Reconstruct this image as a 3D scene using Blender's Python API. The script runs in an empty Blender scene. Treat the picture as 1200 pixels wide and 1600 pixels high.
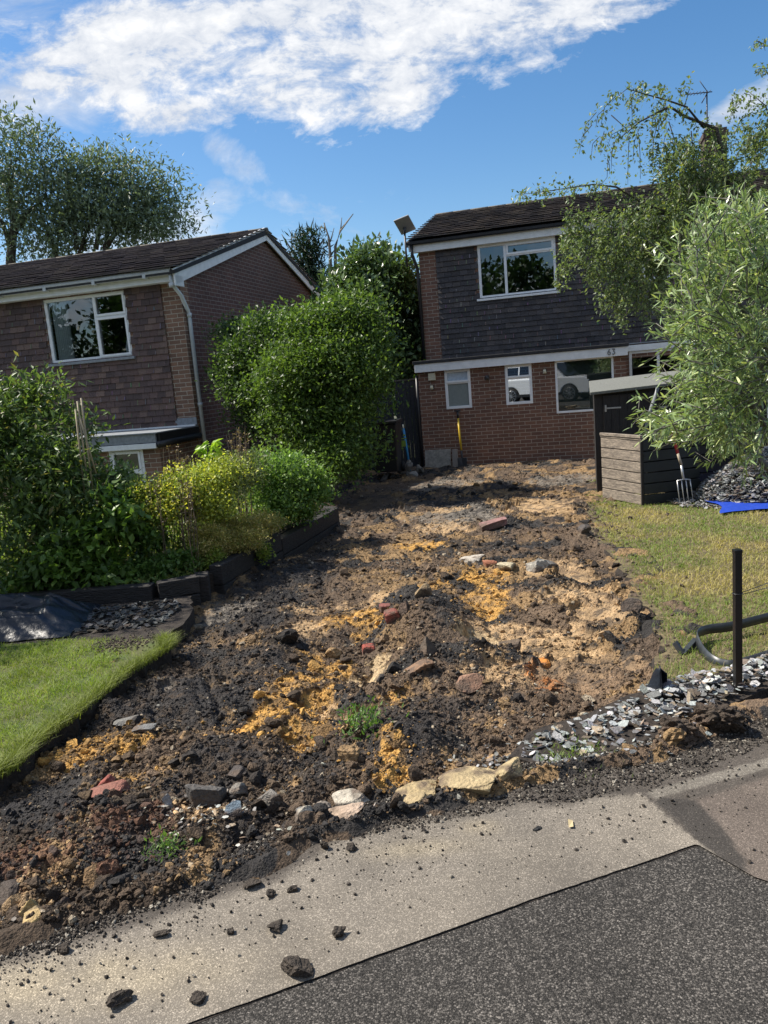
import bpy, bmesh, math, random
import numpy as np
from mathutils import Vector, Matrix
random.seed(7)
RNG = np.random.default_rng(11)
SC = bpy.context.scene
COL = SC.collection
# ------------------------------------------------------------------ camera
FPX, PIT, ROL, CZ = 1200.0, 0.17127, -0.082937, 1.6
_cp, _sp = math.cos(PIT), math.sin(PIT)
FW = np.array([0, _cp, -_sp]); _up = np.array([0, _sp, _cp]); _r = np.array([1.0, 0, 0])
_c, _s = math.cos(ROL), math.sin(ROL)
RT = _c*_r + _s*_up; UP = -_s*_r + _c*_up
CAM = np.array([0, 0, CZ])
cd = bpy.data.cameras.new('camera'); cam = bpy.data.objects.new('camera', cd); COL.objects.link(cam)
cd.sensor_fit = 'VERTICAL'; cd.sensor_height = 36; cd.sensor_width = 27; cd.lens = 27.0
cd.clip_start = 0.05; cd.clip_end = 3000
cam.matrix_world = Matrix(((RT[0], UP[0], -FW[0], 0), (RT[1], UP[1], -FW[1], 0), (RT[2], UP[2], -FW[2], CZ), (0, 0, 0, 1)))
SC.camera = cam
SC.view_settings.view_transform = 'Standard'; SC.view_settings.look = 'None'
SC.view_settings.gamma = 1; SC.view_settings.exposure = 0.93
# survey helpers: a sight line from the camera point to a real place at a known height or distance
def ray(x, y): return (x-600)/FPX*RT - (y-800)/FPX*UP + FW
def PZ(x, y, a, b=0.0):
    d = ray(x, y); t = (a-3*b-CZ)/(d[2]-b*d[1]); return CAM + t*d
def PY(x, y, D):
    d = ray(x, y); return CAM + D/d[1]*d
# ------------------------------------------------------------------ sun + sky
SUN_EL, SUN_AZ = math.radians(50), math.radians(-71)      # azimuth from +Y, clockwise: -90 = from the left
sdir = Vector((math.sin(SUN_AZ)*math.cos(SUN_EL), math.cos(SUN_AZ)*math.cos(SUN_EL), math.sin(SUN_EL)))
sl = bpy.data.lights.new('sun', 'SUN'); sl.energy = 4.2; sl.angle = math.radians(0.55); sl.color = (1, 0.93, 0.82)
so = bpy.data.objects.new('sun', sl); COL.objects.link(so); so.rotation_euler = sdir.to_track_quat('Z', 'Y').to_euler()
W = bpy.data.worlds.new('World'); SC.world = W; W.use_nodes = True
nt = W.node_tree; nt.nodes.clear(); N = nt.nodes.new; LK = nt.links.new
def mth(nt, op, a, b=None, c=None, clamp=False):
    n = nt.nodes.new('ShaderNodeMath'); n.operation = op; n.use_clamp = clamp
    for i, v in enumerate((a, b, c)):
        if v is None: continue
        if isinstance(v, (int, float)): n.inputs[i].default_value = v
        else: nt.links.new(v, n.inputs[i])
    return n.outputs[0]
sky = N('ShaderNodeTexSky'); sky.sky_type = 'NISHITA'; sky.sun_disc = False
sky.sun_elevation = SUN_EL; sky.sun_rotation = SUN_AZ; sky.air_density = 1.0; sky.dust_density = 0.6; sky.ozone_density = 2.2
tc = N('ShaderNodeTexCoord'); sep = N('ShaderNodeSeparateXYZ'); LK(tc.outputs['Generated'], sep.inputs[0])
X_, Y_, Z_ = sep.outputs
ya = mth(nt, 'MAXIMUM', mth(nt, 'ABSOLUTE', Y_), 0.12)
U_ = mth(nt, 'DIVIDE', X_, ya); W_ = mth(nt, 'DIVIDE', Z_, ya)
cmb = N('ShaderNodeCombineXYZ'); LK(U_, cmb.inputs[0]); LK(W_, cmb.inputs[1]); LK(mth(nt, 'MULTIPLY', Y_, 0.6), cmb.inputs[2])
def wnoise(scale, detail, rough, sx, sy, ang=0.0, dist=0.0):
    mp = N('ShaderNodeMapping'); LK(cmb.outputs[0], mp.inputs[0])
    mp.inputs['Rotation'].default_value = (0, 0, ang); mp.inputs['Scale'].default_value = (sx, sy, 1)
    n = N('ShaderNodeTexNoise'); n.inputs['Scale'].default_value = scale; n.inputs['Detail'].default_value = detail
    n.inputs['Roughness'].default_value = rough; n.inputs['Distortion'].default_value = dist
    LK(mp.outputs[0], n.inputs['Vector']); return n.outputs['Fac']
def blob(px, py, rx, ry, deg, amp=1.0):
    d = ray(px, py); u0, w0 = d[0]/d[1], d[2]/d[1]
    k = math.sqrt(1+w0*w0); a = math.radians(deg)
    du = mth(nt, 'SUBTRACT', U_, u0); dw = mth(nt, 'SUBTRACT', W_, w0)
    p = mth(nt, 'ADD', mth(nt, 'MULTIPLY', du, math.cos(a)), mth(nt, 'MULTIPLY', dw, math.sin(a)))
    q = mth(nt, 'SUBTRACT', mth(nt, 'MULTIPLY', dw, math.cos(a)), mth(nt, 'MULTIPLY', du, math.sin(a)))
    p = mth(nt, 'DIVIDE', p, rx/FPX*k); q = mth(nt, 'DIVIDE', q, ry/FPX*k*k)
    r2 = mth(nt, 'ADD', mth(nt, 'MULTIPLY', p, p), mth(nt, 'MULTIPLY', q, q))
    return mth(nt, 'MULTIPLY', mth(nt, 'SUBTRACT', 1.0, r2), amp)
def vmax(l):
    o = l[0]
    for v in l[1:]: o = mth(nt, 'MAXIMUM', o, v)
    return o
n1 = wnoise(6.5, 10, 0.64, 1.0, 2.3, 0.12, 0.35); n2 = wnoise(26, 8, 0.66, 1, 1.5, 0.25, 0.35)
dense = vmax([blob(190, 75, 330, 84, 6), blob(560, 85, 260, 76, 6), blob(840, 24, 260, 56, 14), blob(280, 178, 130, 28, 2), blob(20, 120, 190, 60, 10),
              blob(450, 20, 420, 60, 4), blob(620, 130, 110, 50, 8)])
dm = mth(nt, 'ADD', mth(nt, 'MULTIPLY', dense, 0.75), mth(nt, 'MULTIPLY', mth(nt, 'SUBTRACT', n1, 0.5), 3.4))
dm = mth(nt, 'ADD', dm, mth(nt, 'MULTIPLY', mth(nt, 'SUBTRACT', n2, 0.5), 1.5))
dm = mth(nt, 'MULTIPLY', mth(nt, 'ADD', dm, 0.03), 1.5, clamp=True)
wisp = vmax([blob(460, 325, 85, 28, -14), blob(320, 335, 75, 40, 12), blob(370, 250, 75, 20, -40, .55), blob(1180, 150, 110, 20, 27, 1.3), blob(40, 150, 120, 60, 0),
             blob(50, 10, 130, 50, 0), blob(300, 380, 300, 50, 5, .6)])
n3 = wnoise(6, 8, 0.65, 1.0, 2.0, 0.35, 0.6)
wm = mth(nt, 'ADD', mth(nt, 'MULTIPLY', wisp, 0.55), mth(nt, 'MULTIPLY', mth(nt, 'SUBTRACT', n3, 0.52), 2.6))
wm = mth(nt, 'MULTIPLY', wm, 0.95, clamp=True)
back = mth(nt, 'MULTIPLY', mth(nt, 'MULTIPLY', mth(nt, 'SUBTRACT', n1, 0.40), 4.0, clamp=True), mth(nt, 'LESS_THAN', Y_, 0.1))  # unseen clouds behind the camera, added and thickened to brighten the facades
front = mth(nt, 'GREATER_THAN', Y_, 0.1)
mask = mth(nt, 'MAXIMUM', mth(nt, 'MULTIPLY', mth(nt, 'MAXIMUM', dm, wm), front), back)
mask = mth(nt, 'MULTIPLY', mask, mth(nt, 'GREATER_THAN', Z_, 0.0))
shade = mth(nt, 'ADD', mth(nt, 'MULTIPLY', mth(nt, 'SUBTRACT', n2, 0.42), 2.2), mth(nt, 'MULTIPLY', mth(nt, 'SUBTRACT', n1, 0.40), 2.0), clamp=True)
cr = N('ShaderNodeMix'); cr.data_type = 'RGBA'; cr.inputs['A'].default_value = (2.5, 2.75, 3.2, 1); cr.inputs['B'].default_value = (4.4, 4.4, 4.4, 1)
LK(shade, cr.inputs['Factor'])
hsv = N('ShaderNodeHueSaturation'); hsv.inputs['Saturation'].default_value = 1.28; hsv.inputs['Value'].default_value = .60
LK(sky.outputs[0], hsv.inputs['Color'])
mx = N('ShaderNodeMix'); mx.data_type = 'RGBA'; LK(mask, mx.inputs['Factor']); LK(hsv.outputs[0], mx.inputs['A']); LK(cr.outputs['Result'], mx.inputs['B'])
bg = N('ShaderNodeBackground'); bg.inputs['Strength'].default_value = 0.13; LK(mx.outputs['Result'], bg.inputs['Color'])
wo = N('ShaderNodeOutputWorld'); LK(bg.outputs[0], wo.inputs['Surface'])

# ------------------------------------------------------------------ object helpers
def tag(o, label=None, cat=None, group=None, kind=None):
    if label: o['label'] = label
    if cat: o['category'] = cat
    if group: o['group'] = group
    if kind: o['kind'] = kind
    return o
def empty(name, loc=(0, 0, 0), rz=0.0, label=None, cat=None, group=None):
    o = bpy.data.objects.new(name, None); COL.objects.link(o); o.location = loc; o.rotation_euler = (0, 0, rz); o.empty_display_size = .1
    return tag(o, label, cat, group)
class MB:
    """collects shapes, builds ONE mesh object (UVs in metres for walls, optional per-vertex colour)"""
    def __init__(s): s.v = []; s.f = []; s.c = []; s.col = (1, 1, 1); s.sm = []
    def add(s, verts, faces, smooth=False):
        k = len(s.v); s.v += [tuple(map(float, p)) for p in verts]; s.c += [s.col]*len(verts)
        s.f += [tuple(k+i for i in f) for f in faces]; s.sm += [smooth]*len(faces); return s
    def box(s, a, b, M=None):
        x0, y0, z0 = a; x1, y1, z1 = b
        P = [(x0,y0,z0),(x1,y0,z0),(x1,y1,z0),(x0,y1,z0),(x0,y0,z1),(x1,y0,z1),(x1,y1,z1),(x0,y1,z1)]
        if M is not None: P = [tuple(M @ Vector(p)) for p in P]
        return s.add(P, [(0,3,2,1),(4,5,6,7),(0,1,5,4),(1,2,6,5),(2,3,7,6),(3,0,4,7)])
    def bar(s, p, q, w, h, upv=(0, 0, 1)):
        p, q = Vector(p), Vector(q); d = (q-p); L = d.length; d.normalize(); u = Vector(upv); r = d.cross(u)
        if r.length < 1e-4: r = d.cross(Vector((1, 0, 0)))
        r.normalize(); u = r.cross(d)
        P = []
        for e in (p, q):
            for a, b in ((-1,-1),(1,-1),(1,1),(-1,1)): P.append(e + r*(a*w/2) + u*(b*h/2))
        return s.add(P, [(3,2,1,0),(4,5,6,7),(0,1,5,4),(1,2,6,5),(2,3,7,6),(3,0,4,7)])
    def tube(s, pts, rad, n=8, cap=True):
        pts = [Vector(p) for p in pts]; rad = rad if isinstance(rad, (list, tuple)) else [rad]*len(pts)
        P = []; ref = Vector((0.13, 0.21, 0.97)).normalized()
        for i, p in enumerate(pts):
            d = (pts[min(i+1, len(pts)-1)] - pts[max(i-1, 0)]).normalized()
            if abs(d.dot(ref)) > .95: rr = d.cross(Vector((1, 0, 0))).normalized()
            else: rr = d.cross(ref).normalized()
            uu = rr.cross(d)
            for k in range(n):
                a = 2*math.pi*k/n; P.append(p + rr*(math.cos(a)*rad[i]) + uu*(math.sin(a)*rad[i]))
        F = [(i*n+k, i*n+(k+1) % n, (i+1)*n+(k+1) % n, (i+1)*n+k) for i in range(len(pts)-1) for k in range(n)]
        if cap: F += [tuple(range(n-1, -1, -1)), tuple((len(pts)-1)*n+k for k in range(n))]
        return s.add(P, F, True)
    def prism(s, poly, lo, hi, axis='z'):
        n = len(poly)
        f = {'z': lambda a, b, t: (a, b, t), 'y': lambda a, b, t: (a, t, b), 'x': lambda a, b, t: (t, a, b)}[axis]
        P = [f(a, b, lo) for a, b in poly] + [f(a, b, hi) for a, b in poly]
        return s.add(P, [tuple(range(n-1, -1, -1)), tuple(range(n, 2*n))] + [(i, (i+1) % n, n+(i+1) % n, n+i) for i in range(n)])
    def build(s, name, mat, parent=None, uv=False, bevel=0.0, colors=False, fixn=True, **t):
        me = bpy.data.meshes.new(name); me.from_pydata(s.v, [], s.f); me.update()
        if s.f: me.polygons.foreach_set('use_smooth', s.sm)
        if fixn:
            b = bmesh.new(); b.from_mesh(me); bmesh.ops.recalc_face_normals(b, faces=b.faces); b.to_mesh(me); b.free()
        if colors:
            a = me.color_attributes.new('Col', 'FLOAT_COLOR', 'POINT')
            a.data.foreach_set('color', [c for q in s.c for c in (*q, 1.0)])
        if uv:
            l = me.uv_layers.new(name='UVMap')
            for p in me.polygons:
                n = p.normal
                for li in p.loop_indices:
                    c = me.vertices[me.loops[li].vertex_index].co
                    if abs(n.z) > .8: l.data[li].uv = (c.x, c.y)
                    elif abs(n.x) > abs(n.y): l.data[li].uv = (c.y+.1125, c.z)
                    else: l.data[li].uv = (c.x, c.z)
        o = bpy.data.objects.new(name, me); COL.objects.link(o); me.materials.append(mat); o.parent = parent
        if bevel:
            m = o.modifiers.new('b', 'BEVEL'); m.width = bevel; m.segments = 2; m.limit_method = 'ANGLE'
        tag(o, **t); return o
def raw(name, V, F, mat, cols=None, parent=None, smooth=False, mi=None, mats=None, **t):
    """fast numpy mesh; F is (n,k) faces"""
    V = np.ascontiguousarray(V, dtype=np.float32); F = np.ascontiguousarray(F, dtype=np.int32)
    me = bpy.data.meshes.new(name); n, k = F.shape
    me.vertices.add(len(V)); me.vertices.foreach_set('co', V.ravel())
    me.loops.add(n*k); me.loops.foreach_set('vertex_index', F.ravel())
    me.polygons.add(n); me.polygons.foreach_set('loop_start', np.arange(0, n*k, k, dtype=np.int32))
    me.polygons.foreach_set('loop_total', np.full(n, k, dtype=np.int32))
    me.polygons.foreach_set('use_smooth', np.full(n, smooth))
    me.update(calc_edges=True); me.validate()
    if cols is not None:
        a = me.color_attributes.new('Col', 'FLOAT_COLOR', 'POINT')
        c = np.ones((len(V), 4), dtype=np.float32); c[:, :3] = cols; a.data.foreach_set('color', c.ravel())
    o = bpy.data.objects.new(name, me); COL.objects.link(o); o.parent = parent; me.materials.append(mat)
    tag(o, **t); return o

# ------------------------------------------------------------------ numpy noise
def _h(i, j, s):
    n = (i.astype(np.int64)*374761393 + j.astype(np.int64)*668265263 + s*1442695041) & 0x7fffffff
    n = ((n ^ (n >> 13))*1274126177) & 0x7fffffff
    return ((n ^ (n >> 16)) & 0xffff)/65535.0
def vn(x, y, s=0):
    i = np.floor(x); j = np.floor(y); fx = x-i; fy = y-j
    fx = fx*fx*(3-2*fx); fy = fy*fy*(3-2*fy)
    a = _h(i, j, s); b = _h(i+1, j, s); c = _h(i, j+1, s); d = _h(i+1, j+1, s)
    return (a*(1-fx)+b*fx)*(1-fy) + (c*(1-fx)+d*fx)*fy
def fbm(x, y, s=0, o=4, g=.5):
    t = 0; a = 1; n = 0
    for k in range(o):
        t = t + a*vn(x*(2**k)+k*13.7, y*(2**k)+k*7.1, s+k); n += a; a *= g
    return t/n
def worley(x, y, s=0):
    i = np.floor(x); j = np.floor(y); best = np.full(x.shape, 9.0); idv = np.zeros(x.shape)
    for di in (-1, 0, 1):
        for dj in (-1, 0, 1):
            a = i+di; b = j+dj
            px = a+_h(a, b, s+1); py = b+_h(a, b, s+2); r = .55+.9*_h(a, b, s+3)
            d = np.hypot(px-x, py-y)/r; m = d < best
            best = np.where(m, d, best); idv = np.where(m, _h(a, b, s+4), idv)
    return best, idv

# ------------------------------------------------------------------ materials
def mat(name, base=(.5, .5, .5), rough=.7, metal=0.0, noise=0.0, nscale=8.0, bump=0.0, bscale=30.0, col2=None, spec=.5, attr=False, coord='Object', detail=6, stretch=(1,1,1)):
    m = bpy.data.materials.new(name); m.use_nodes = True; t = m.node_tree; b = t.nodes['Principled BSDF']
    b.inputs['Roughness'].default_value = rough; b.inputs['Metallic'].default_value = metal; b.inputs['Specular IOR Level'].default_value = spec
    b.inputs['Base Color'].default_value = (*base, 1)
    c = t.nodes.new('ShaderNodeTexCoord'); mp = t.nodes.new('ShaderNodeMapping'); t.links.new(c.outputs[coord], mp.inputs[0]); mp.inputs['Scale'].default_value = stretch
    src = None
    if attr:
        a = t.nodes.new('ShaderNodeVertexColor'); a.layer_name = 'Col'; src = a.outputs['Color']
        if base != (1, 1, 1):
            q = t.nodes.new('ShaderNodeMix'); q.data_type = 'RGBA'; q.blend_type = 'MULTIPLY'; q.inputs['Factor'].default_value = 1
            t.links.new(src, q.inputs['A']); q.inputs['B'].default_value = (*base, 1); src = q.outputs['Result']
    if noise or col2:
        n = t.nodes.new('ShaderNodeTexNoise'); n.inputs['Scale'].default_value = nscale; n.inputs['Detail'].default_value = detail; n.inputs['Roughness'].default_value = .65
        t.links.new(mp.outputs[0], n.inputs['Vector'])
        if col2:
            r = t.nodes.new('ShaderNodeValToRGB'); r.color_ramp.elements[0].position = .38; r.color_ramp.elements[1].position = .62
            r.color_ramp.elements[0].color = (*base, 1); r.color_ramp.elements[1].color = (*col2, 1)
            t.links.new(n.outputs['Fac'], r.inputs[0]); src = r.outputs[0]
        if noise:
            q = t.nodes.new('ShaderNodeMix'); q.data_type = 'RGBA'; q.blend_type = 'MULTIPLY'; q.inputs['Factor'].default_value = 1
            if src: t.links.new(src, q.inputs['A'])
            else: q.inputs['A'].default_value = (*base, 1)
            n2 = t.nodes.new('ShaderNodeTexNoise'); n2.inputs['Scale'].default_value = nscale*2.7; n2.inputs['Detail'].default_value = detail; t.links.new(mp.outputs[0], n2.inputs['Vector'])
            mr = t.nodes.new('ShaderNodeMapRange'); mr.inputs['From Min'].default_value = .25; mr.inputs['From Max'].default_value = .75
            mr.inputs['To Min'].default_value = 1-noise; mr.inputs['To Max'].default_value = 1+noise
            t.links.new(n2.outputs['Fac'], mr.inputs['Value']); t.links.new(mr.outputs[0], q.inputs['B']); src = q.outputs['Result']
    if src: t.links.new(src, b.inputs['Base Color'])
    if bump:
        nb = t.nodes.new('ShaderNodeTexNoise'); nb.inputs['Scale'].default_value = bscale; nb.inputs['Detail'].default_value = 5; t.links.new(mp.outputs[0], nb.inputs['Vector'])
        bp = t.nodes.new('ShaderNodeBump'); bp.inputs['Strength'].default_value = bump; bp.inputs['Distance'].default_value = .02
        t.links.new(nb.outputs['Fac'], bp.inputs['Height']); t.links.new(bp.outputs[0], b.inputs['Normal'])
    return m
def brickmat(name, c1, c2, mortar, dirt=.35):
    m = bpy.data.materials.new(name); m.use_nodes = True; t = m.node_tree; b = t.nodes['Principled BSDF']; L = t.links.new
    uv = t.nodes.new('ShaderNodeUVMap'); uv.uv_map = 'UVMap'
    br = t.nodes.new('ShaderNodeTexBrick'); br.inputs['Scale'].default_value = 1; br.inputs['Brick Width'].default_value = .225; br.inputs['Row Height'].default_value = .075
    br.inputs['Mortar Size'].default_value = .0062; br.inputs['Mortar Smooth'].default_value = .25; br.inputs['Bias'].default_value = 0
    br.inputs['Color1'].default_value = (*c1, 1); br.inputs['Color2'].default_value = (*c2, 1); br.inputs['Mortar'].default_value = (*mortar, 1)
    n0 = t.nodes.new('ShaderNodeTexNoise'); n0.inputs['Scale'].default_value = 9; L(uv.outputs[0], n0.inputs['Vector'])
    v = t.nodes.new('ShaderNodeVectorMath'); v.operation = 'MULTIPLY_ADD'; L(n0.outputs['Color'], v.inputs[0]); v.inputs[1].default_value = (.006, .006, 0); L(uv.outputs[0], v.inputs[2])
    L(v.outputs[0], br.inputs['Vector'])
    n = t.nodes.new('ShaderNodeTexNoise'); n.inputs['Scale'].default_value = 60; n.inputs['Detail'].default_value = 5; L(uv.outputs[0], n.inputs['Vector'])
    n2 = t.nodes.new('ShaderNodeTexNoise'); n2.inputs['Scale'].default_value = 1.6; n2.inputs['Detail'].default_value = 6; L(uv.outputs[0], n2.inputs['Vector'])
    a = mth(t, 'MULTIPLY_ADD', n.outputs['Fac'], .7, .65); a2 = mth(t, 'MULTIPLY_ADD', n2.outputs['Fac'], dirt*2, 1-dirt)
    q = t.nodes.new('ShaderNodeMix'); q.data_type = 'RGBA'; q.blend_type = 'MULTIPLY'; q.inputs['Factor'].default_value = 1
    L(br.outputs['Color'], q.inputs['A']); L(mth(t, 'MULTIPLY', a, a2), q.inputs['B']); L(q.outputs['Result'], b.inputs['Base Color'])
    b.inputs['Roughness'].default_value = .9
    hgt = mth(t, 'ADD', mth(t, 'SUBTRACT', 1.0, br.outputs['Fac']), mth(t, 'MULTIPLY', n.outputs['Fac'], .35))
    bp = t.nodes.new('ShaderNodeBump'); bp.inputs['Strength'].default_value = .8; bp.inputs['Distance'].default_value = .008
    L(hgt, bp.inputs['Height']); L(bp.outputs[0], b.inputs['Normal']); return m
def leafmat(name, tint=(1, 1, 1), rough=.45, trans=.35, spec=.4):
    m = bpy.data.materials.new(name); m.use_nodes = True; t = m.node_tree; b = t.nodes['Principled BSDF']; L = t.links.new
    a = t.nodes.new('ShaderNodeVertexColor'); a.layer_name = 'Col'
    q = t.nodes.new('ShaderNodeMix'); q.data_type = 'RGBA'; q.blend_type = 'MULTIPLY'; q.inputs['Factor'].default_value = 1
    L(a.outputs['Color'], q.inputs['A']); q.inputs['B'].default_value = (*tint, 1)
    L(q.outputs['Result'], b.inputs['Base Color']); b.inputs['Roughness'].default_value = rough; b.inputs['Specular IOR Level'].default_value = spec
    tr = t.nodes.new('ShaderNodeBsdfTranslucent')
    q2 = t.nodes.new('ShaderNodeMix'); q2.data_type = 'RGBA'; q2.blend_type = 'MULTIPLY'; q2.inputs['Factor'].default_value = 1
    L(q.outputs['Result'], q2.inputs['A']); q2.inputs['B'].default_value = (1.5, 1.6, .7, 1); L(q2.outputs['Result'], tr.inputs['Color'])
    ms = t.nodes.new('ShaderNodeMixShader'); ms.inputs[0].default_value = trans; L(b.outputs[0], ms.inputs[1]); L(tr.outputs[0], ms.inputs[2])
    L(ms.outputs[0], t.nodes['Material Output'].inputs['Surface']); return m
def glassmat(name, refl=.22, tint=(.75, .82, .84), trans=True):
    m = bpy.data.materials.new(name); m.use_nodes = True; t = m.node_tree; t.nodes.remove(t.nodes['Principled BSDF']); L = t.links.new
    g = t.nodes.new('ShaderNodeBsdfGlossy'); g.inputs['Roughness'].default_value = .008; g.inputs['Color'].default_value = (.92, .97, 1, 1)
    tr = t.nodes.new('ShaderNodeBsdfTransparent'); tr.inputs['Color'].default_value = (*tint, 1)
    f = t.nodes.new('ShaderNodeFresnel'); f.inputs['IOR'].default_value = 1.5
    fac = mth(t, 'ADD', mth(t, 'MULTIPLY', f.outputs[0], 1.2), refl-.05, clamp=True)
    ms = t.nodes.new('ShaderNodeMixShader'); L(fac, ms.inputs[0]); L(tr.outputs[0], ms.inputs[1]); L(g.outputs[0], ms.inputs[2])
    L(ms.outputs[0], t.nodes['Material Output'].inputs['Surface']); return m
def asphalt(name, base, sc, contrast=1.0, attr=False, bump=.6):
    m = bpy.data.materials.new(name); m.use_nodes = True; t = m.node_tree; b = t.nodes['Principled BSDF']; L = t.links.new
    c = t.nodes.new('ShaderNodeTexCoord'); tot = None; hs = None
    for k, (s_, w_) in enumerate(((sc, .62), (sc*2.3, .38))):
        wn = t.nodes.new('ShaderNodeTexNoise'); wn.inputs['Scale'].default_value = s_*.8; L(c.outputs['Object'], wn.inputs['Vector'])
        va = t.nodes.new('ShaderNodeVectorMath'); va.operation = 'MULTIPLY_ADD'; L(wn.outputs['Color'], va.inputs[0]); va.inputs[1].default_value = (.8/s_,)*3; L(c.outputs['Object'], va.inputs[2])
        v = t.nodes.new('ShaderNodeTexVoronoi'); v.inputs['Scale'].default_value = s_; L(va.outputs[0], v.inputs['Vector'])
        rp = t.nodes.new('ShaderNodeSeparateColor'); L(v.outputs['Color'], rp.inputs[0])
        stone = mth(t, 'POWER', rp.outputs[0], 3.2)
        edge = mth(t, 'SUBTRACT', 1.0, mth(t, 'MULTIPLY', mth(t, 'SUBTRACT', v.outputs['Distance'], .25), 1.8), clamp=True)
        q = mth(t, 'MULTIPLY', mth(t, 'MULTIPLY', stone, edge), w_); tot = q if tot is None else mth(t, 'ADD', tot, q)
        h = mth(t, 'MULTIPLY', mth(t, 'MULTIPLY', edge, mth(t, 'ADD', rp.outputs[1], .3)), w_); hs = h if hs is None else mth(t, 'ADD', hs, h)
    n = t.nodes.new('ShaderNodeTexNoise'); n.inputs['Scale'].default_value = 1.7; n.inputs['Detail'].default_value = 10; n.inputs['Roughness'].default_value = .72; L(c.outputs['Object'], n.inputs['Vector'])
    big = mth(t, 'MULTIPLY_ADD', n.outputs['Fac'], 1.3, .35)
    fac = mth(t, 'MULTIPLY', mth(t, 'MULTIPLY_ADD', tot, 4.2*contrast, 1-.72*contrast), big)
    mul = t.nodes.new('ShaderNodeMix'); mul.data_type = 'RGBA'; mul.blend_type = 'MULTIPLY'; mul.inputs['Factor'].default_value = 1
    if attr:
        a = t.nodes.new('ShaderNodeVertexColor'); a.layer_name = 'Col'; L(a.outputs['Color'], mul.inputs['A'])
    else: mul.inputs['A'].default_value = (*base, 1)
    L(fac, mul.inputs['B']); L(mul.outputs['Result'], b.inputs['Base Color']); b.inputs['Roughness'].default_value = .88; b.inputs['Specular IOR Level'].default_value = .3
    bp = t.nodes.new('ShaderNodeBump'); bp.inputs['Strength'].default_value = bump; bp.inputs['Distance'].default_value = .003
    L(hs, bp.inputs['Height']); L(bp.outputs[0], b.inputs['Normal']); return m

M = {}
M['brick_r'] = brickmat('brick_red_brown', (.22, .110, .072), (.145, .077, .056), (.40, .345, .275))
M['brick_l'] = brickmat('brick_brown', (.26, .145, .095), (.155, .092, .066), (.44, .385, .31))
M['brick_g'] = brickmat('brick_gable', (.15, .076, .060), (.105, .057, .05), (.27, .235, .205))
M['white'] = mat('white_upvc', (.84, .85, .85), .35, noise=.06, nscale=5)
M['wpaint'] = mat('white_paint', (.80, .81, .80), .55, noise=.1, nscale=3)
M['offwhite'] = mat('off_white_plastic', (.62, .58, .42), .5, noise=.1)
M['pipe'] = mat('grey_white_pipe', (.58, .6, .6), .45, noise=.1)
M['black'] = mat('black_plastic', (.018, .018, .02), .42)
M['felt'] = mat('roof_felt', (.03, .03, .032), .85, noise=.4)
M['shedfelt'] = mat('shed_roof_felt', (.15, .155, .14), .9, noise=.25, nscale=14, bump=.3, bscale=150)
M['lead'] = mat('lead_flashing', (.24, .26, .28), .5, noise=.25)
M['tile_r'] = mat('grey_wall_tile', (1, 1, 1), .75, attr=True, noise=.25, nscale=20, bump=.3, bscale=60)
M['roof'] = mat('concrete_roof_tile', (1, 1, 1), .8, attr=True, noise=.3, nscale=14, bump=.5, bscale=60)
M['ridge'] = mat('ridge_tile', (.12, .11, .09), .9, noise=.4, nscale=9, bump=.4)
M['glass'] = glassmat('window_glass', .15)
M['glass2'] = glassmat('mirror_dark_glass', .45, (.5, .55, .55))
M['glass3'] = glassmat('large_dark_glass', .17, (.5, .55, .54))
M['obsc'] = mat('obscured_glass', (.24, .27, .26), .2, noise=.1, spec=.6)
M['obsc_b'] = mat('obscured_glass_pale', (.5, .58, .66), .22, noise=.15, spec=.6)
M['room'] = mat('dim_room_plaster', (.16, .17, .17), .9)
M['curtain'] = mat('net_curtain', (.85, .85, .82), .9)
M['blackwood'] = mat('black_stained_wood', (.022, .019, .018), .7, noise=.5, nscale=9, bump=.6, bscale=40, stretch=(6, 6, .5))
M['fencewood'] = mat('dark_fence_wood', (.03, .032, .038), .75, noise=.4, nscale=9)
M['board'] = mat('weathered_board', (.30, .25, .195), .85, noise=.5, nscale=5, bump=.6, bscale=30, stretch=(1.5, 1.5, 8), col2=(.15, .125, .10))
M['panelblack'] = mat('black_green_boards', (.008, .012, .012), .6, noise=.4)
M['sleeper'] = mat('black_sleeper', (.021, .018, .017), .75, noise=.55, nscale=5, bump=.9, bscale=26, stretch=(1, 1, 4))
M['sleeper_top'] = mat('worn_sleeper_top', (.1, .09, .075), .9, noise=.5, nscale=8, bump=.6)
M['soil'] = mat('excavated_soil', (1, 1, 1), .86, attr=True, noise=.5, nscale=30, bump=.8, bscale=120, spec=.35, detail=4)
M['rock'] = mat('rock', (1, 1, 1), .85, attr=True, noise=.3, nscale=22, bump=.6, bscale=90)
M['slate'] = mat('slate', (1, 1, 1), .8, attr=True, noise=.3, nscale=40, bump=.4, bscale=120, spec=.25)
M['bark'] = mat('bark', (.07, .058, .048), .9, noise=.5, nscale=18, bump=.7, bscale=50)
M['barkg'] = mat('grey_bark', (.13, .125, .11), .9, noise=.5, nscale=10)
M['stem'] = mat('dry_stem', (.12, .09, .06), .8, noise=.3)
M['greenstem'] = mat('green_stem', (.1, .13, .04), .7, noise=.3)
M['cane'] = mat('bamboo_cane', (.34, .29, .19), .6, noise=.25)
M['leaf'] = leafmat('leaf'); M['leafd'] = leafmat('leaf_dark', rough=.5, trans=.22); M['leafs'] = leafmat('leaf_glossy', rough=.33, trans=.25, spec=.55)
M['grass'] = leafmat('grass_blades', trans=.3, rough=.6)
M['turf'] = mat('turf_base', (.05, .075, .018), .95, col2=(.085, .085, .03), nscale=5, noise=.35)
M['turfr'] = mat('dry_turf_base', (.085, .07, .035), .95, col2=(.15, .115, .06), nscale=9, noise=.6, bump=.8, bscale=70)
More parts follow.
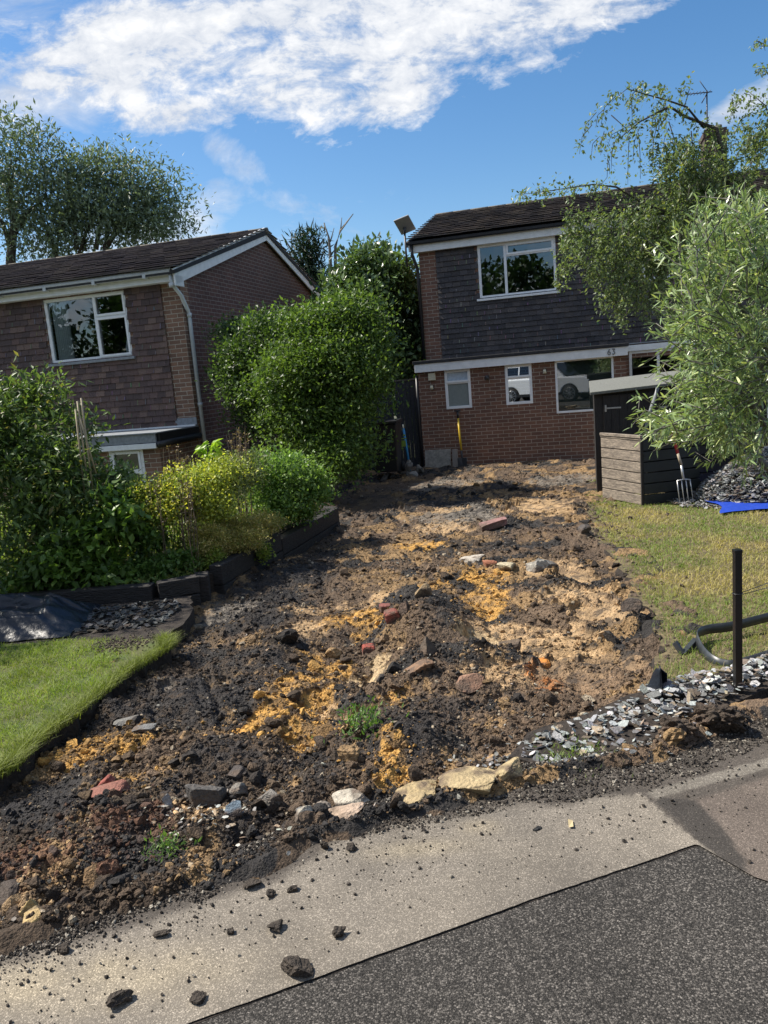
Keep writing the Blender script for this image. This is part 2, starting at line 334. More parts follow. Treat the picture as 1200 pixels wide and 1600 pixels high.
M['cut'] = mat('dark_topsoil', (.028, .021, .016), .95, noise=.5, nscale=14, bump=1, bscale=40)
M['ground'] = mat('ground_soil', (.07, .06, .04), .95, col2=(.06, .08, .03), nscale=.6, noise=.4)
M['poly'] = mat('black_polythene', (.012, .016, .024), .38, spec=.45, bump=.35, bscale=26)
M['polyg'] = mat('grey_plastic_edging', (.035, .04, .045), .4, noise=.3)
M['bluetarp'] = mat('blue_tarp', (.018, .06, .42), .4, noise=.2)
M['yellow'] = mat('yellow_fibreglass', (.62, .42, .03), .35)
M['red'] = mat('red_handle', (.4, .03, .04), .4)
M['bluep'] = mat('blue_plastic', (.02, .2, .42), .4); M['greenp'] = mat('green_plastic', (.16, .26, .03), .4)
M['steel'] = mat('galvanised_steel', (.5, .5, .5), .35, metal=.6, noise=.15)
M['darksteel'] = mat('dark_steel', (.06, .06, .065), .5, metal=.4)
M['postm'] = mat('black_painted_post', (.010, .010, .011), .35, noise=.3, nscale=30)
M['concrete'] = mat('concrete_slab', (.3, .28, .24), .9, noise=.3, nscale=9, bump=.4, col2=(.2, .185, .16))
M['road'] = asphalt('dark_road_asphalt', (.066, .060, .053), 200, 1.15)
M['path'] = asphalt('worn_footway_asphalt', (1, 1, 1), 255, .5, True, .4)
M['sand'] = mat('pale_sand_dust', (.42, .36, .24), .95, noise=.3)
M['carwhite'] = mat('white_car_paint', (.8, .8, .8), .2, spec=.6); M['cardark'] = mat('dark_car_paint', (.02, .022, .026), .2, spec=.7)
M['tyre'] = mat('tyre_rubber', (.015, .015, .015), .8); M['alloy'] = mat('alloy', (.5, .5, .52), .3, metal=.8); M['carglass'] = mat('car_glass', (.01, .012, .014), .05, spec=.8)
M['tail'] = mat('red_lens', (.5, .01, .01), .2)

exec_parts = []
# ================================================================== HOUSES
YAW = -0.26445
def hmb(): return MB()
def sink(mb, zb): mb.v = [(x, y, z-zb) for x, y, z in mb.v]; return mb
def wall_holes(mb, u0, u1, z0, z1, v, holes, th=.28):
    us = sorted({u0, u1, *[h[0] for h in holes], *[h[1] for h in holes]}); zs = sorted({z0, z1, *[h[2] for h in holes], *[h[3] for h in holes]})
    ins = lambda a, b: any(h[0]-1e-6 < a < h[1]+1e-6 and h[2]-1e-6 < b < h[3]+1e-6 for h in holes)
    for i in range(len(us)-1):
        for j in range(len(zs)-1):
            a, b, c, d = us[i], us[i+1], zs[j], zs[j+1]
            if ins((a+b)/2, (c+d)/2): continue
            for y in (v, v+th): mb.add([(a, y, c), (b, y, c), (b, y, d), (a, y, d)], [(0, 1, 2, 3)])
    for a, b, c, d in holes:
        P = [(a, c), (b, c), (b, d), (a, d)]
        for k in range(4):
            p, q = P[k], P[(k+1) % 4]
            mb.add([(p[0], v, p[1]), (q[0], v, q[1]), (q[0], v+th, q[1]), (p[0], v+th, p[1])], [(0, 1, 2, 3)])
    for u in (u0, u1): mb.add([(u, v, z0), (u, v+th, z0), (u, v+th, z1), (u, v, z1)], [(0, 1, 2, 3)])
    mb.add([(u0, v, z1), (u1, v, z1), (u1, v+th, z1), (u0, v+th, z1)], [(0, 1, 2, 3)])
def tile_hang(mb, u0, u1, z0, z1, v, holes, cols, tw=.165, ex=.108, seed=3, streak=.16):
    rg = random.Random(seed); r = 0; z = z0
    while z < z1-.02:
        zt = min(z+ex+.03, z1)
        u = u0 - (tw/2 if r % 2 else 0)
        while u < u1:
            a, b = max(u, u0), min(u+tw-.004, u1); skip = b-a < .02
            for h in holes:
                if z+ex > h[2]+.01 and z < h[3]-.01 and b > h[0] and a < h[1]:
                    if h[0] <= (a+b)/2 <= h[1] or (z > h[2]-.02 and z+ex < h[3] and False): skip = True
                    elif (a+b)/2 < h[0]: b = h[0]
                    else: a = h[1]
            if not skip and b-a > .015:
                c = rg.choice(cols); k = rg.uniform(.78, 1.2); mb.col = tuple(q*k for q in c)
                o = rg.uniform(0, .010); zj = rg.uniform(-.005, .004)
                vb, vt = v-.034-o, v-.012
                mb.add([(a, vb, z+zj), (b, vb, z+zj*.3), (b, vt, zt), (a, vt, zt), (a, vb+.016, z+zj), (b, vb+.016, z+zj*.3), (b, vt+.012, zt), (a, vt+.012, zt)],
                       [(0, 1, 2, 3), (4, 5, 1, 0), (3, 2, 6, 7), (0, 3, 7, 4), (1, 5, 6, 2)])
                if rg.random() < streak and b-a > .1:       # pale strips along the joints: sunlit tile edges painted as colour
                    w = rg.uniform(.008, .02); mb.col = tuple(rg.uniform(.10, .26)*q for q in (1, .93, .85)); hh = rg.uniform(.05, .1)
                    mb.add([(b-w, vb-.0025, z+.004), (b, vb-.0025, z+.004), (b, vt-.0025+(vb-vt)*(1-hh/(zt-z))*1.0, z+hh), (b-w, vt-.0025+(vb-vt)*(1-hh/(zt-z)), z+hh)], [(0, 1, 2, 3)])
            u += tw
        z += ex; r += 1
def roof_tiles(mb, u0, u1, ve, ze, vr, zr, cols, seed=5, ex=.30, tw=.30):
    rg = random.Random(seed); L = math.hypot(vr-ve, zr-ze); n = math.ceil(L/ex); ex = L/n
    dv, dz = (vr-ve)/L, (zr-ze)/L; nv, nz = -dz, dv
    if nz < 0: nv, nz = -nv, -nz
    for k in range(n):
        s0 = k*ex; s1 = s0+ex+.05; u = u0 - (tw/2 if k % 2 else 0)
        while u < u1:
            a, b = max(u, u0), min(u+tw-.004, u1)
            if b-a > .02:
                c = rg.choice(cols); q = rg.uniform(.75, 1.25); mb.col = tuple(t*q for t in c)
                j = rg.uniform(-.006, .006); h0 = .062+rg.uniform(0, .010); h1 = .012; sa = s0+j
                f = lambda s, h: (ve+dv*s+nv*h, ze+dz*s+nz*h)
                A, B, Cc, D = f(sa, h0), f(s1, h1), f(sa, h0-.022), f(s1, h1-.01)
                mb.add([(a, *A), (b, *A), (b, *B), (a, *B), (a, *Cc), (b, *Cc), (b, *D), (a, *D)], [(0, 1, 2, 3), (4, 5, 1, 0), (0, 3, 7, 4), (1, 5, 6, 2)])
            u += tw
def window(parent, zb, u0, u1, z0, z1, v, mull=(), trans=(), hopper=(), sill=True, fw=.055, panes=None, deep=.06, gm='glass'):
    """frame mesh with children pane and sill; trans = (ua, ub, z) transoms; hopper = openable casements drawn with a thicker inner frame"""
    f = MB(); vf = v-.012
    f.box((u0, vf, z0), (u1, vf+deep, z0+fw)); f.box((u0, vf, z1-fw), (u1, vf+deep, z1))
    f.box((u0, vf+.002, z0+fw), (u0+fw, vf+deep-.002, z1-fw)); f.box((u1-fw, vf+.002, z0+fw), (u1, vf+deep-.002, z1-fw))
    for m_ in mull: f.box((m_-fw*.5, vf+.004, z0+fw), (m_+fw*.5, vf+deep-.004, z1-fw))
    for a, b, z in trans: f.box((a, vf+.006, z-fw*.5), (b, vf+deep-.006, z+fw*.5))
    for a, b, c, d in hopper:
        w = .042; g = vf-.014
        f.box((a, g, c), (b, g+.035, c+w)); f.box((a, g, d-w), (b, g+.035, d)); f.box((a, g+.001, c+w), (a+w, g+.034, d-w)); f.box((b-w, g+.001, c+w), (b, g+.034, d-w))
    w = sink(f, zb).build('window', M['white'], parent, bevel=.004)
    pl = panes or [(u0+fw, u1-fw, z0+fw, z1-fw, gm)]
    for a, b, c, d, g in pl:
        p = MB(); p.add([(a, vf+.03, c), (b, vf+.03, c), (b, vf+.03, d), (a, vf+.03, d)], [(0, 1, 2, 3)])
        sink(p, zb).build('pane', M[g], w, fixn=False)
    if sill:
        s = MB(); s.box((u0-.06, v-.075, z0-.05), (u1+.06, v+.02, z0-.004)); sink(s, zb).build('sill', M['wpaint'] if sill is True else M[sill], w, bevel=.005)
    return w
def room(parent, zb, a, b, c, d, v0, v1, name='room'):
    m = MB(); m.add([(a, v0, c), (b, v0, c), (b, v1, c), (a, v1, c), (a, v0, d), (b, v0, d), (b, v1, d), (a, v1, d)], [(0, 1, 2, 3), (4, 5, 6, 7), (2, 3, 7, 6), (1, 2, 6, 5), (3, 0, 4, 7)])
    return sink(m, zb).build(name, M['room'], parent, fixn=False)

# ---------------- the right house
RB = -0.62
RO_ = (1.2, 17.2, RB)
house_r = empty('brick_house', RO_, YAW, 'dark tile-hung brick house numbered 63 at the far end of the dug-up driveway', 'house')
RW = 13.0; RD = 7.4
hol_u = [(1.26, 2.87, 3.10, 4.19), (4.55, 6.2, 3.13, 4.19), (8.2, 9.8, 3.1, 4.19)]
m = MB(); wall_holes(m, 0, RW, 1.6, 4.3, 0, hol_u)
hol_g = [(4.25, 6.9, -.3, 1.74)]
wall_holes(m, 0, RW, RB, 1.6, 0.0, [(4.25, 6.9, -.3, 1.6)])
m.v = [(x, y, z) for x, y, z in m.v]
sink(m, RB).build('wall', M['brick_r'], house_r, uv=True)
m = MB(); m.box((0.003, .28, RB), (.28, RD, 4.3)); m.box((RW-.28, .28, RB), (RW-.003, RD, 4.3)); m.box((.28, RD-.28, RB), (RW-.28, RD-.003, 4.3))
RZ = 5.62; RV = 3.7
for u in (0.003, RW-.28):
    m.prism([(0.0, 4.3), (RD, 4.3), (RV, RZ-.08)], u, u+.27, 'x')
sink(m, RB).build('wall', M['brick_r'], house_r, uv=True)
hol_f = [(.53, 1.07, .86, 1.665), (1.78, 2.32, .86, 1.665), (2.78, 3.91, .62, 1.68)]
PV = -.85
m = MB(); wall_holes(m, -.03, 4.15, RB+.16, 1.70, PV, hol_f, .25)
m.box((-.03, PV+.25, RB), (.21, -.003, 1.70)); m.box((3.92, PV+.25, RB), (4.15, -.003, 1.70))
sink(m, RB).build('porch_wall', M['brick_r'], house_r, uv=True)
m = MB(); m.box((-.045, PV-.03, RB-.1), (4.165, PV+.2, RB+.26)); sink(m, RB).build('plinth', mat('muddy_plinth', (.07, .052, .04), .9, noise=.5, nscale=6, bump=.6), house_r)
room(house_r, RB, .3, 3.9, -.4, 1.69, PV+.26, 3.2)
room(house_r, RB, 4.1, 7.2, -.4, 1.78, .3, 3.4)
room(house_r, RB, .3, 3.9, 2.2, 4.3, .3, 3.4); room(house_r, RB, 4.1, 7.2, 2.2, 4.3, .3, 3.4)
tc_r = [(.056, .050, .052), (.066, .058, .058), (.048, .043, .045), (.078, .066, .062), (.057, .050, .050)]
m = MB(); tile_hang(m, .37, RW, 1.90, 4.27, 0, hol_u, tc_r, seed=4, streak=.38)
sink(m, RB).build('tile_hanging', M['tile_r'], house_r, colors=True, fixn=False)
# flat roof over the ground floor bay: fascia, felt kerb
m = MB(); m.box((-.07, PV-.12, 1.665), (4.18, PV-.09, 1.835)); m.box((-.068, PV-.09, 1.667), (-.04, 0, 1.833)); m.box((4.15, PV-.09, 1.667), (4.178, 0, 1.833)); m.box((-.04, PV-.09, 1.70), (4.15, PV, 1.72))
fa = sink(m, RB).build('fascia', M['wpaint'], house_r, bevel=.003)
m = MB(); m.box((-.10, PV-.15, 1.837), (4.2, .01, 1.90)); sink(m, RB).build('flat_roof', M['felt'], house_r, bevel=.008)
m = MB(); m.box((4.2, -.06, 1.74), (7.3, -.03, 1.86)); sink(m, RB).build('fascia', M['wpaint'], house_r)
m = MB(); m.box((.36, -.06, 1.88), (RW, -.02, 1.905)); sink(m, RB).build('flashing', M['lead'], house_r)
# house number 63 as small raised figures
def digit_poly(ch, x, z, s):
    segs = {'6': [((.42, 1), (.12, .62)), ((.12, .62), (.05, .3)), ((.05, .3), (.16, .04)), ((.16, .04), (.42, .04)), ((.42, .04), (.52, .3)), ((.52, .3), (.4, .54)), ((.4, .54), (.12, .5))],
            '3': [((.06, .96), (.5, .96)), ((.5, .96), (.26, .58)), ((.26, .58), (.48, .44)), ((.48, .44), (.5, .18)), ((.5, .18), (.3, .02)), ((.3, .02), (.04, .12))]}[ch]
    return [((x+a[0]*s, PV-.125, z+a[1]*s), (x+b[0]*s, PV-.125, z+b[1]*s)) for a, b in segs]
m = MB()
for ch, x in (('6', 3.80), ('3', 3.885)):
    for p, q in digit_poly(ch, x, 1.70, .105): m.bar(p, q, .018, .012, (0, 1, 0))
nm = sink(m, RB).build('house_number', mat('grey_figures', (.18, .18, .18), .5), house_r, fixn=True, label='house number 63 on the white fascia')
# main roof
m = MB()
m.prism([(-.26, 4.40), (RV, RZ), (RD+.3, 4.38), (RD+.3, 4.32), (RV, RZ-.1), (-.26, 4.35)], -.205, RW+.17, 'x'); sink(m, RB).build('roof', M['felt'], house_r)
rc = [(.12, .10, .092), (.14, .115, .10), (.10, .085, .08), (.17, .14, .115), (.085, .074, .072)]
m = MB(); roof_tiles(m, -.2, RW+.17, -.29, 4.405, RV, RZ, rc); roof_tiles(m, -.2, RW+.17, RD+.34, 4.345, RV, RZ, rc, 9)
rt = sink(m, RB).build('roof_tiles', M['roof'], house_r, colors=True, fixn=False)
m = MB(); u = -.2
while u < RW+.1: m.tube([(u, RV, RZ-.015), (u+.44, RV, RZ-.015)], .075, 8); u += .45
sink(m, RB).build('ridge', M['ridge'], house_r)
m = MB(); m.box((-.14, -.15, 4.185), (RW, -.12, 4.39)); m.box((-.14, -.12, 4.19), (RW, 0.0, 4.21)); sink(m, RB).build('fascia', M['wpaint'], house_r, bevel=.003)
m = MB(); m.bar((-.16, 0-.2, 4.30), (-.16, RV, RZ-.06), .03, .2); m.bar((-.16, RD+.2, 4.30), (-.16, RV, RZ-.06), .03, .2); sink(m, RB).build('bargeboard', M['wpaint'], house_r)
m = MB(); m.tube([(-.2, -.205, 4.375), (RW, -.205, 4.375)], .045, 10); sink(m, RB).build('gutter', M['black'], house_r)
m = MB(); m.tube([(-.1, -.21, 4.35), (-.1, -.2, 4.14), (-.03, -.08, 3.85), (-.03, -.06, 3.7), (-.03, -.06, 1.95)], .035, 8)
sink(m, RB).build('drainpipe', M['black'], house_r)
m = MB(); m.tube([(-.06, PV-.0, 1.6), (-.075, PV-.02, .8), (-.075, PV-.02, RB+.05)], .03, 8); sink(m, RB).build('drainpipe', M['black'], house_r)
# chimney: brick colour darkened to stand for the shade of covering leaves
m = MB(); m.box((6.22, RV-.35, 5.2), (6.70, RV+.35, 6.62)); m.box((6.19, RV-.38, 6.45), (6.73, RV+.38, 6.56)); ch = sink(m, RB).build('chimney', brickmat('brick_leaf_shade', (.085, .05, .04), (.05, .034, .03), (.12, .105, .09)), house_r, uv=True)
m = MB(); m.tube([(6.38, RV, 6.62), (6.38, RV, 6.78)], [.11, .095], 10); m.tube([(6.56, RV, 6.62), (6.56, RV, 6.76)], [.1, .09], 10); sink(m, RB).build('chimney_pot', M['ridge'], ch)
# windows
window(house_r, RB, 1.26, 2.87, 3.10, 4.19, 0, mull=[1.83], trans=[(1.86, 2.82, 3.93)], hopper=[(1.86, 2.83, 3.93, 4.15)], panes=[(1.31, 1.80, 3.15, 4.14, 'glass'), (1.86, 2.82, 3.15, 4.14, 'glass3')], deep=.08)
window(house_r, RB, 4.55, 6.2, 3.13, 4.19, 0, mull=[5.6], deep=.08)
window(house_r, RB, 8.2, 9.8, 3.1, 4.19, 0, mull=[9.2], deep=.08)
window(house_r, RB, .53, 1.07, .86, 1.665, PV, trans=[(.58, 1.02, 1.40)], hopper=[(.545, 1.055, 1.40, 1.655)], panes=[(.58, 1.02, .91, 1.38, 'obsc'), (.59, 1.01, 1.43, 1.62, 'obsc_b')], sill=False)
window(house_r, RB, 1.78, 2.32, .86, 1.665, PV, trans=[(1.83, 2.27, 1.40)], hopper=[(1.795, 2.305, 1.40, 1.655)], panes=[(1.83, 2.27, .91, 1.38, 'glass2'), (1.84, 2.26, 1.43, 1.62, 'glass2')], sill=False)
window(house_r, RB, 2.78, 3.91, .62, 1.68, PV, fw=.042, gm='glass3', sill=False)
m = MB(); m.box((2.82, PV+.18, .66), (3.87, PV+.19, 1.66)); sink(m, RB).build('reflection_sheet', mat('reflection_grey', (.30, .34, .32), .9, noise=.1), house_r)  # grey sheet added behind the large pane to imitate its pale reflection
w = window(house_r, RB, 4.25, 6.9, -.3, 1.74, 0, mull=[4.82, 5.9], trans=[], sill=False, deep=.08, gm='glass3')
# things fixed on the front wall
def wallthing(name, parts, label, cat, group=None):
    e = empty(name, (0, 0, 0), 0, label, cat, group); return e
def RP(u, v, z):
    c, s = math.cos(YAW), math.sin(YAW); return Vector((RO_[0]+u*c-v*s, RO_[1]+u*s+v*c, z))
def fix(name, build, mt, u, v, z, label, cat, group=None):
    m = MB(); build(m); o = m.build(name, M[mt], None, bevel=.004); o.location = RP(u, v, z); o.rotation_euler = (0, 0, YAW); return tag(o, label, cat, group)
fix('alarm_box', lambda m: m.box((-.075, -.06, -.075), (.075, 0, .075)), 'offwhite', .27, PV, 1.56, 'cream square alarm box high on the brick bay, left of the windows', 'alarm box')
def lampb(m, mk='x'):
    m.box((-.045, -.02, -.045), (.045, 0, .045)); m.bar((0, -.02, .02), (0, -.09, .035), .03, .03); m.tube([(0, -.1, .05), (0, -.1, -.04)], [.03, .042], 8)
for u, z, lb in ((.26, 1.335, 'small wall lamp on the bricks just below the cream alarm box'), (1.42, 1.45, 'small dark wall lamp on the bricks between the two small windows'), (2.58, 1.475, 'small wall lamp on the bricks between the second small window and the large window')):
    e = empty('wall_lamp', RP(u, PV, z), YAW, lb, 'wall lamp', 'small lamps on the front wall')
    m = MB(); m.box((-.04, -.018, -.045), (.04, 0, .045)); m.bar((0, -.018, .02), (0, -.09, .035), .025, .025); m.build('bracket', M['darksteel'], e, bevel=.003)
    m = MB(); m.tube([(0, -.1, .045), (0, -.1, -.035)], [.026, .04], 10); m.build('shade', M['darksteel'] if u > 1 and u < 2 else M['offwhite'], e)

# flat satellite panel on a pole beside the eaves
e = empty('satellite_dish', RP(-.26, -.05, 3.92), YAW, 'flat grey satellite panel tilted on a pole beside the roof corner', 'satellite dish')
m = MB(); m.tube([(0, 0, 0), (0, 0, .66)], .022, 8); m.build('pole', M['darksteel'], e)
m = MB(); m.bar((-.01, 0, .42), (.2, .05, .42), .03, .03); m.build('bracket', M['darksteel'], e); m = MB(); m.bar((-.01, 0, .04), (.24, .05, .04), .012, .012); m.build('bracket', M['darksteel'], e)
m = MB(); Mx = Matrix.Translation((0.03, -.06, .86)) @ Matrix.Rotation(math.radians(-14), 4, 'Y') @ Matrix.Rotation(math.radians(-27), 4, 'X')
m.box((-.17, -.25, -.014), (.17, .25, .014), Mx); m.build('panel', mat('grey_panel', (.32, .32, .32), .5), e, bevel=.01)
m = MB(); m.tube([(0, 0, .66), (0.02, -.04, .82)], [.02, .035], 8); m.build('mount', M['darksteel'], e)
# TV aerial on the chimney
e = empty('tv_aerial', RP(6.30, RV-.2, 6.62), YAW+.2, 'thin metal television aerial standing on the chimney', 'aerial')
m = MB(); m.tube([(0, 0, -.3), (0, 0, .86)], .016, 6); m.build('mast', M['darksteel'], e)
m = MB(); m.tube([(-.5, 0, .84), (.12, 0, .84)], .011, 6)
for k in range(8): m.tube([(-.48+k*.075, -.13, .84), (-.48+k*.075, .13, .84)], .006, 5)
m.tube([(.02, 0, .84), (-.16, 0, 1.1)], .009, 5); m.tube([(.02, 0, .84), (-.12, 0, .62)], .012, 5); m.build('boom', M['darksteel'], e)

# ---------------- the left house
LB = -1.25
LO = (-3.22, 13.9, LB)
house_l = empty('brick_house', LO, YAW, 'purple-brown tile-hung brick house with white bargeboards behind the flower bed on the left', 'house')
LW = 11.0; LD = 8.0
hol_l = [(-2.78, -1.09, 2.37, 3.52), (-6.2, -4.5, 2.37, 3.52)]
m = MB(); wall_holes(m, -LW, 0, .9, 3.62, 0, hol_l); wall_holes(m, -LW, 0, LB, .9, 0, []); sink(m, LB).build('wall', M['brick_l'], house_l, uv=True)
m = MB(); m.box((-.28, .28, LB), (-.003, LD, 3.62)); m.box((-LW+.003, .28, LB), (-LW+.28, LD, 3.62)); m.box((-LW+.28, LD-.28, LB), (-.28, LD-.003, 3.62))
LZ = 5.02; LV = 4.0
for u in (-.28, -LW+.003): m.prism([(0, 3.62), (LD, 3.62), (LV, LZ-.12)], u, u+.277, 'x')
sink(m, LB).build('gable_wall', M['brick_g'], house_l, uv=True)
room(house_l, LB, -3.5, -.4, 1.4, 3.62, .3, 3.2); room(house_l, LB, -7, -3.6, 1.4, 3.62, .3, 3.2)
tc_l = [(.108, .068, .060), (.128, .077, .064), (.092, .060, .055), (.145, .094, .075), (.087, .057, .052)]
m = MB(); tile_hang(m, -LW, -.37, 1.06, 3.6, 0, hol_l, tc_l, seed=8, streak=.36); sink(m, LB).build('tile_hanging', M['tile_r'], house_l, colors=True, fixn=False)
m = MB(); m.prism([(-.34, 3.70), (LV, LZ), (LD+.34, 3.70), (LD+.34, 3.64), (LV, LZ-.1), (-.34, 3.64)], -LW-.1, .12, 'x'); sink(m, LB).build('roof', M['felt'], house_l)
rcl = [(.105, .088, .088), (.12, .1, .095), (.09, .076, .078), (.14, .118, .105)]
m = MB(); roof_tiles(m, -LW-.12, .14, -.38, 3.705, LV, LZ, rcl, 21, .30, .30); roof_tiles(m, -LW-.12, .14, LD+.38, 3.705, LV, LZ, rcl, 22); sink(m, LB).build('roof_tiles', M['roof'], house_l, colors=True, fixn=False)
m = MB(); u = -LW-.1
while u < -.1: m.tube([(u, LV, LZ-.015), (u+.44, LV, LZ-.015)], .075, 8); u += .45
sink(m, LB).build('ridge', M['ridge'], house_l)
m = MB(); m.box((-LW, -.22, 3.54), (.10, -.19, 3.72)); m.box((-LW, -.19, 3.545), (0, 0, 3.565)); sink(m, LB).build('fascia', M['wpaint'], house_l, bevel=.003)
m = MB()
for a, b in (((-.30, 3.60), (LV, LZ-.075)), ((LD+.30, 3.60), (LV, LZ-.075))): m.bar((.085, *a), (.085, *b), .03, .26)
m.prism([(-.31, 3.45), (-.02, 3.45), (-.02, 3.62), (-.31, 3.62)], .07, .10, 'x'); m.prism([(LD-.05, 3.45), (LD+.31, 3.45), (LD+.31, 3.62), (LD-.05, 3.62)], .07, .10, 'x')
sink(m, LB).build('bargeboard', M['wpaint'], house_l)
m = MB(); m.tube([(-LW, -.285, 3.70), (.02, -.285, 3.70)], .06, 10)
for k in range(10): m.box((-k*1.0-.5, -.35, 3.62), (-k*1.0-.44, -.22, 3.70))
sink(m, LB).build('gutter', M['pipe'], house_l)
m = MB(); m.tube([(.0, -.29, 3.68), (.0, -.28, 3.5), (.06, -.1, 3.3), (.05, .10, 3.05), (.05, .12, 2.9), (.05, .12, LB+.1)], .036, 10)
for z in (3.5, 3.02, 1.45): m.tube([(.05 if z < 3.4 else 0, .12 if z < 3.4 else -.285, z), (.05 if z < 3.4 else 0, .12 if z < 3.4 else -.285, z-.07)], .045, 10)
sink(m, LB).build('drainpipe', M['pipe'], house_l)
w = window(house_l, LB, -2.78, -1.09, 2.37, 3.52, 0, mull=[-1.74], trans=[(-1.72, -1.14, 3.13)], hopper=[(-1.74, -1.11, 3.12, 3.5), (-1.74, -1.11, 2.40, 3.1)], panes=[(-2.73, -1.77, 2.42, 3.47, 'glass'), (-1.7, -1.14, 3.16, 3.47, 'glass'), (-1.7, -1.14, 2.42, 3.1, 'glass')], deep=.08, sill='lead')
window(house_l, LB, -6.2, -4.5, 2.37, 3.52, 0, mull=[-5.2], deep=.08)
# curtain inside
V = []; F = []; n = 60
for i in range(n+1):
    u = -2.70+i*.34/n; dv = .09+.03*math.sin(i*.9)
    V += [(u*1.0, dv, 2.3-LB), (u-.0 if i < 30 else u+.0, dv, 3.5-LB)]
F = [(2*i, 2*i+2, 2*i+3, 2*i+1) for i in range(n)]
raw('curtain', V, F, M['curtain'], parent=house_l)
# small pale ornament on the sill and one drape line
m = MB(); m.tube([(-1.28, .18, 2.43), (-1.28, .18, 2.52), (-1.28, .18, 2.6), (-1.28, .18, 2.68)], [.035, .05, .03, .012], 8); sink(m, LB).build('ornament', M['curtain'], house_l)
# porch: brick pier, side wall, door, layered fascia
PL = -1.3
m = MB(); wall_holes(m, -3.4, -.03, LB, .84, PL, [(-.98, -.34, LB, .80), (-2.9, -1.4, -.4, .8)], .25); m.box((-.28, PL+.25, LB), (-.03, -.003, .84)); sink(m, LB).build('porch_wall', M['brick_l'], house_l, uv=True)
m = MB(); m.box((-3.5, PL-.1, .885), (-.02, PL-.06, 1.03)); m.box((-3.5, PL-.06, .887), (-.02, 0, .90)); sink(m, LB).build('fascia', M['lead'], house_l)
m = MB(); m.box((-3.5, PL-.115, .79), (-.02, PL-.055, .875)); sink(m, LB).build('fascia', M['white'], house_l, bevel=.004)
m = MB(); m.box((-3.5, PL-.13, 1.032), (.03, .0, 1.05)); sink(m, LB).build('flat_roof', M['lead'], house_l)
m = MB(); m.box((-.02, PL-.05, .90), (.04, -.0, 1.03)); m.tube([(.03, PL-.1, .85), (.03, 0, .87)], .055, 8); sink(m, LB).build('gutter', M['black'], house_l)
m = MB(); m.box((-.40, -.03, 1.07), (.02, -.006, 1.2)); sink(m, LB).build('flashing', M['lead'], house_l)
m = MB(); m.box((-LW, -.07, 1.04), (-.0, -.03, 1.075)); sink(m, LB).build('flashing', M['wpaint'], house_l)
dr = window(house_l, LB, -.98, -.34, LB+.05, .80, PL, trans=[(-.93, -.39, -.02), (-.93, -.39, .42)], sill=False, fw=.07, gm='glass', hopper=[(-.93, -.39, -.0, .76)])
dr.name = 'door'; room(house_l, LB, -3.2, -.3, LB, .83, PL+.26, -.02)
window(house_l, LB, -2.9, -1.4, -.4, .8, PL, mull=[-2.15])
# ================================================================== GROUND
def polyin(x, y, P):
    r = np.zeros(x.shape, bool); n = len(P)
    for i in range(n):
        x0, y0 = P[i]; x1, y1 = P[(i+1) % n]
        if y0 == y1: continue
        c = ((y0 > y) != (y1 > y)) & (x < (x1-x0)*(y-y0)/(y1-y0)+x0); r ^= c
    return r
def dist_poly(x, y, P, closed=True):
    d = np.full(x.shape, 1e9); n = len(P)
    for i in range(n if closed else n-1):
        a = np.array(P[i]); b = np.array(P[(i+1) % n]); ab = b-a
        t = np.clip(((x-a[0])*ab[0]+(y-a[1])*ab[1])/(ab@ab), 0, 1)
        d = np.minimum(d, np.hypot(x-a[0]-t*ab[0], y-a[1]-t*ab[1]))
    return d
# far terrain: one sheet to the horizon, falling away from the road
def terrain_z(x, y):
    z = -.42 - .035*np.clip(y-3, 0, 14)
    left = 1/(1+np.exp(-(-1.9-x)*2.2)) * 1/(1+np.exp(-(y-8.8)*1.6))
    z = z*(1-left) + left*-1.28
    z = np.where(y < 2, -.32-.02*np.clip(2-y, 0, 5), z)
    return z
g1 = np.concatenate([-np.geomspace(900, 12, 26), np.linspace(-11, 14, 70), np.geomspace(15, 900, 26)])
g2 = np.concatenate([-np.geomspace(900, 6, 20), np.linspace(-5, 32, 90), np.geomspace(33, 1200, 26)])
GX, GY = np.meshgrid(g1, g2); GZ = terrain_z(GX, GY) + .03*(fbm(GX*.8, GY*.8, 5)-.5)
nx, ny = len(g1), len(g2); I = np.arange(nx*ny).reshape(ny, nx)
FQ = np.stack([I[:-1, :-1], I[:-1, 1:], I[1:, 1:], I[1:, :-1]], -1).reshape(-1, 4)
raw('ground', np.stack([GX, GY, GZ], -1).reshape(-1, 3), FQ, M['ground'], kind='structure', smooth=True)
def sheet(name, P, z, m, thick=.0, kind='structure'):
    b = MB()
    if thick: b.prism(P, z-thick, z)
    else: b.add([(x, y, z) for x, y in P], [tuple(range(len(P)))])
    return b.build(name, m, kind=kind)
def jag(P, amp, step, seed, closed=True):
    rg = random.Random(seed); out = []; n = len(P)
    for i in range(n if closed else n-1):
        a, b = P[i], P[(i+1) % n]; L = math.hypot(b[0]-a[0], b[1]-a[1]); k = max(1, int(L/step))
        for j in range(k):
            t = j/k; s = amp if j else amp*.3
            out.append((a[0]+(b[0]-a[0])*t+rg.uniform(-s, s), a[1]+(b[1]-a[1])*t+rg.uniform(-s, s)))
    if not closed: out.append(P[-1])
    return out
kx = (0.9701, 0.2425)   # direction of the road edge
